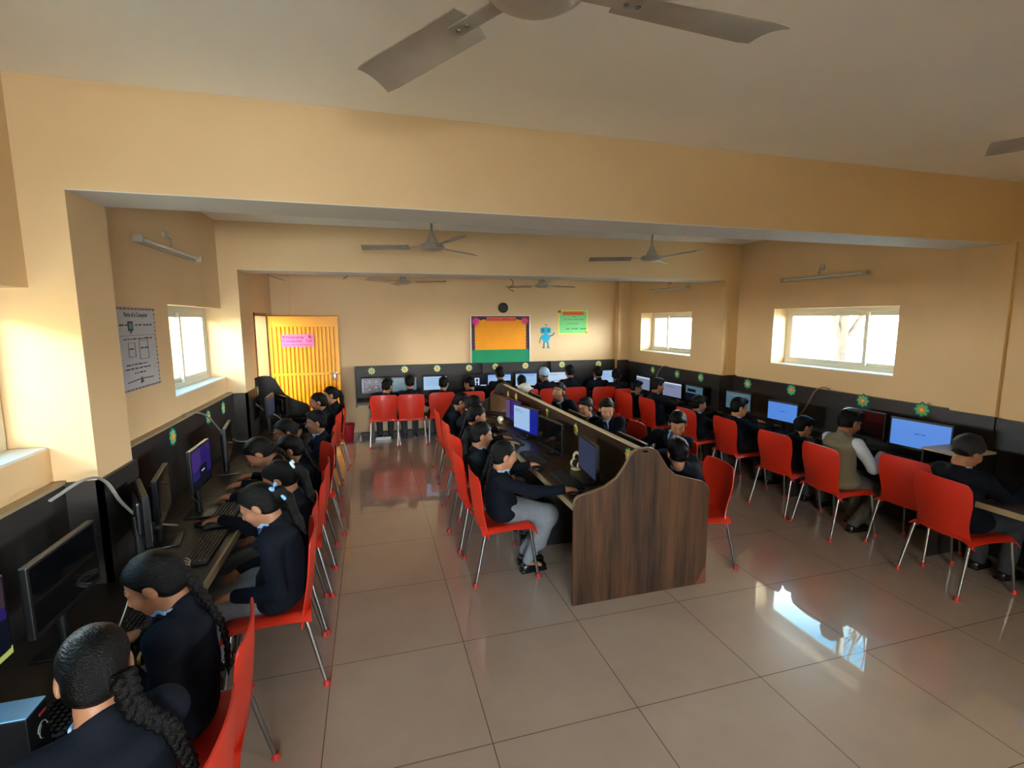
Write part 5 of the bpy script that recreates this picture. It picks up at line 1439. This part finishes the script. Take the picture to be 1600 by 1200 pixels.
# ---- paper robot cut-out
root = empty('robot_cutout', (3.047, YB, 1.63), 0, 'turquoise paper robot waving one hand on the back wall', 'wall decoration')
tq = plain('turquoise_paper', '#18A5CC', .75); tqd = plain('deep_teal_paper', '#17607A', .75); tqg = plain('grey_teal_paper', '#4E8090', .75)
def rr(x0, z0, x1, z1, r):
    p = []
    for cx, cz, a0 in ((x1-r, z1-r, 0), (x0+r, z1-r, 90), (x0+r, z0+r, 180), (x1-r, z0+r, 270)):
        for k in range(5): a = math.radians(a0+22.5*k); p.append((cx+r*math.cos(a), cz+r*math.sin(a)))
    return p
T_ = (-.006, 0)
m = MB(); m.prism(rr(-.10, .055, .095, .165, .025), 'xz', *T_, tq)
m.build('head', root)
m = MB()
for cx in (-.055, .050):
    m.prism([(cx+.024*math.cos(a), .112+.033*math.sin(a)) for a in np.linspace(0, 6.1, 18)], 'xz', -.0075, -.006, tqd)
    m.prism([(cx+.008*math.cos(a), .112+.012*math.sin(a)) for a in np.linspace(0, 6.1, 14)], 'xz', -.0085, -.0075, tq)
m.build('eyes', root)
m = MB(); m.prism([(-.004, .165), (.004, .165), (.004, .205), (.03, .208), (.022, .222), (0, .212), (-.022, .222), (-.03, .208), (-.004, .205)], 'xz', *T_, tqg); m.build('antenna', root)
m = MB(); m.prism([(-.03, .055), (.03, .055), (.032, .03), (.075, .03), (.080, -.02), (.055, -.075), (.01, -.105), (-.02, -.105), (-.06, -.07), (-.082, -.02), (-.078, .03), (-.032, .03)], 'xz', *T_, tq); m.build('body', root)
m = MB(); m.prism([(-.078, .02), (-.105, -.01), (-.125, -.07), (-.130, -.115), (-.112, -.125), (-.105, -.075), (-.082, -.02)], 'xz', *T_, tqg); m.build('arm', root)
m = MB(); m.prism([(.078, .02), (.12, .035), (.140, .055), (.150, .075), (.163, .066), (.178, .062), (.165, .045), (.135, .015), (.082, -.005)], 'xz', *T_, tqg); m.build('arm', root)
for sx_ in (-1, 1):
    m = MB(); c_ = sx_*.034; m.prism([(c_-.014, -.095), (c_+.014, -.095), (c_+.016+.008*sx_, -.180), (c_+.030+.014*sx_, -.212), (c_-.034+.014*sx_, -.212), (c_-.010+.008*sx_, -.180)], 'xz', *T_, tqg); m.build('leg', root)
# ---- green poster
root = empty('wall_poster', (3.572, YB, 1.887), 0, 'mint green poster with yellow border and orange heading strip', 'poster')
m = MB(); m.box((-.294, -.004, -.222), (.294, 0, .222), plain('poster_yellow', '#E3E06A', .7)); m.build('border', root)
m = MB(); m.box((-.262, -.006, -.198), (.262, -.004, .195), plain('poster_mint', '#7FD98C', .7)); m.build('sheet', root)
m = MB(); m.box((-.21, -.008, .125), (.205, -.006, .188), plain('poster_orange', '#EE6A34', .7)); m.build('heading_strip', root)
for cx, cz, mt in ((-.268, .19, inkr), (.262, -.19, plain('poster_amber', '#F09A20', .7))): MB().box((cx-.026, -.009, cz-.022), (cx+.026, -.006, cz+.022), mt).build('corner_piece', root)
def scribble(m, x0, x1, z, h, y, mat, seed, th=.0022):
    """a line of handwriting too small to read"""
    rnd = random.Random(seed); x = x0
    while x < x1:
        n = rnd.randint(3, 8); pts = []
        for i in range(n*2):
            pts.append((x+i*h*.28, y, z+(h*.5*rnd.uniform(.4, 1.0) if i % 2 else -h*.3*rnd.uniform(.3, 1))))
        m.tube(pts, th, mat, seg=4); x += n*2*h*.28+h*.8
m = MB(); scribble(m, -.18, .14, .045, .026, -.007, ink, 1); scribble(m, -.12, .10, -.030, .024, -.007, ink, 2); scribble(m, -.14, .14, -.125, .036, -.007, ink, 3, .0035); scribble(m, -.02, .0, .095, .02, -.007, ink, 6); m.build('handwriting', root)
# ---- pink sign on the yellow door
root = empty('door_sign', (-1.033, 7.862, 1.64), 0, 'pink paper sign reading Welcome to Computer Lab on the yellow door', 'sign')
m = MB(); m.box((-.222, -.004, -.092), (.222, 0, .092), plain('pink_sign_paper', '#D9628C', .7)); m.build('paper', root)
text('Welcome   To', .058, inkp, root, (.02, -.0045, .048), FY, sx=1.1); text('Computer   Lab', .058, inkp, root, (0, -.0045, -.006), FY, sx=1.1)
text('Please keep the lab beautiful', .034, inkp, root, (0, -.0045, -.062), FY)
m = MB(); m.prism([(-.19, .035), (-.168, .058), (-.175, .068), (-.186, .066), (-.19, .06), (-.194, .066), (-.205, .068), (-.212, .058)], 'xz', -.0055, -.004, inkr); m.prism([(.165, .03), (.175, .03), (.178, .075), (.162, .075)], 'xz', -.0055, -.004, ink); m.build('drawn_mark', root)
# ---- handwritten chart on the left wall (faces +X)
root = empty('wall_chart', (XL, 3.735, 1.76), math.pi/2, 'large white handwritten computer chart beside the left pillar', 'chart')
pg = plain('chart_paper', '#B9B8BC', .7, noise=.03); ik_ = plain('chart_ink', '#3E4048', .7); ic_ = plain('chart_orange', '#B8703A', .7)
cw, ch_ = .28, .265
m = MB(); m.box((-cw, -.004, -ch_), (cw, 0, ch_), pg); m.build('sheet', root)
m = MB()
for i in range(22):
    x = -cw+.02+i*.0255
    for z in (-ch_+.012, ch_-.012): m.box((x, -.0055, z-.006), (x+.014, -.004, z+.006), ic_ if i % 2 else ik_)
for i in range(18):
    m.box((cw-.016, -.0055, -ch_+.03+i*.028), (cw-.006, -.004, -ch_+.044+i*.028), ic_ if i % 2 else ik_)
m.build('patterned_border', root)
text('Parts of a Computer', .040, ik_, root, (0, -.0045, .215), FY)
m = MB()
for a in ((-.13, .115, -.06, .175),): 
    m.box((a[0], -.0055, a[1]), (a[2], -.004, a[3]), ik_); m.box((a[0]+.014, -.006, a[1]+.012), (a[2]-.014, -.0055, a[3]-.012), plain('chart_teal', '#5F8A8C', .7)); m.box((-.105, -.0055, .10), (-.085, -.004, .115), ik_)
for (x0, z0, x1, z1) in ((-.15, -.05, -.06, .04), (.0, -.07, .13, .05)):
    m.tube([(x0, -.005, z0), (x1, -.005, z0), (x1, -.005, z1), (x0, -.005, z1), (x0, -.005, z0)], .0015, ik_, seg=4)
m.tube([(-cw+.02, -.005, .085), (cw-.02, -.005, .085)], .001, ik_, seg=4)
m.tube([(-.2, -.005, -.205), (-.02, -.005, -.195), (.17, -.005, -.20)], .003, ik_, seg=4); m.prism([(-.03, -.225), (-.005, -.18), (.02, -.22)], 'xz', -.006, -.004, ik_)
m.build('drawing', root)
m = MB()
for k, (x0, x1, z) in enumerate(((-.24, -.16, .15), (-.03, .05, .15), (.09, .2, .15), (-.2, .2, .062), (-.14, -.08, .0), (.02, .1, .0), (-.2, .1, -.10), (-.22, .12, -.125), (-.1, .04, -.155))): scribble(m, x0, x1, z, .014, -.005, ik_, 20+k, .001)
m.build('handwriting', root)
# ---- bin, bottle and power strip by the back wall
root = empty('waste_bin', (-.42, 8.18, 0), 0, 'red plastic waste bin against the back wall', 'bin')
rb_ = plain('crimson_bin_plastic', '#C41E3A', .4)
m = MB(); m.lathe([(0, 0), (.088, 0), (.092, .01), (.122, .255), (.130, .26), (.130, .275), (.118, .275), (.086, .012), (0, .012)], rb_, seg=36); m.build('bucket', root)
root = empty('small_bottle', (-.215, 8.12, 0), 0, 'small white bottle standing beside the red bin', 'bottle')
m = MB(); m.lathe([(0, 0), (.020, 0), (.021, .05), (.012, .065), (.010, .07)], wht, seg=16); m.build('flask', root); m = MB(); m.lathe([(0, .07), (.011, .07), (.011, .09), (0, .09)], cm_, seg=12); m.build('cap', root)
root = empty('power_strip', (.14, 8.10, 0), 0, 'white power strip lying under the back wall desk', 'power strip')
m = MB(); m.box((-.12, -.03, 0), (.12, .03, .045), plain('white_plastic', '#E4E6EA', .35), .006); m.build('housing', root)
m = MB()
for i in range(4): m.lathe([(0, .045), (.018, .045), (.018, .047), (0, .047)], grey, c=(-.085+i*.056, 0, 0), seg=14)
m.build('socket', root)
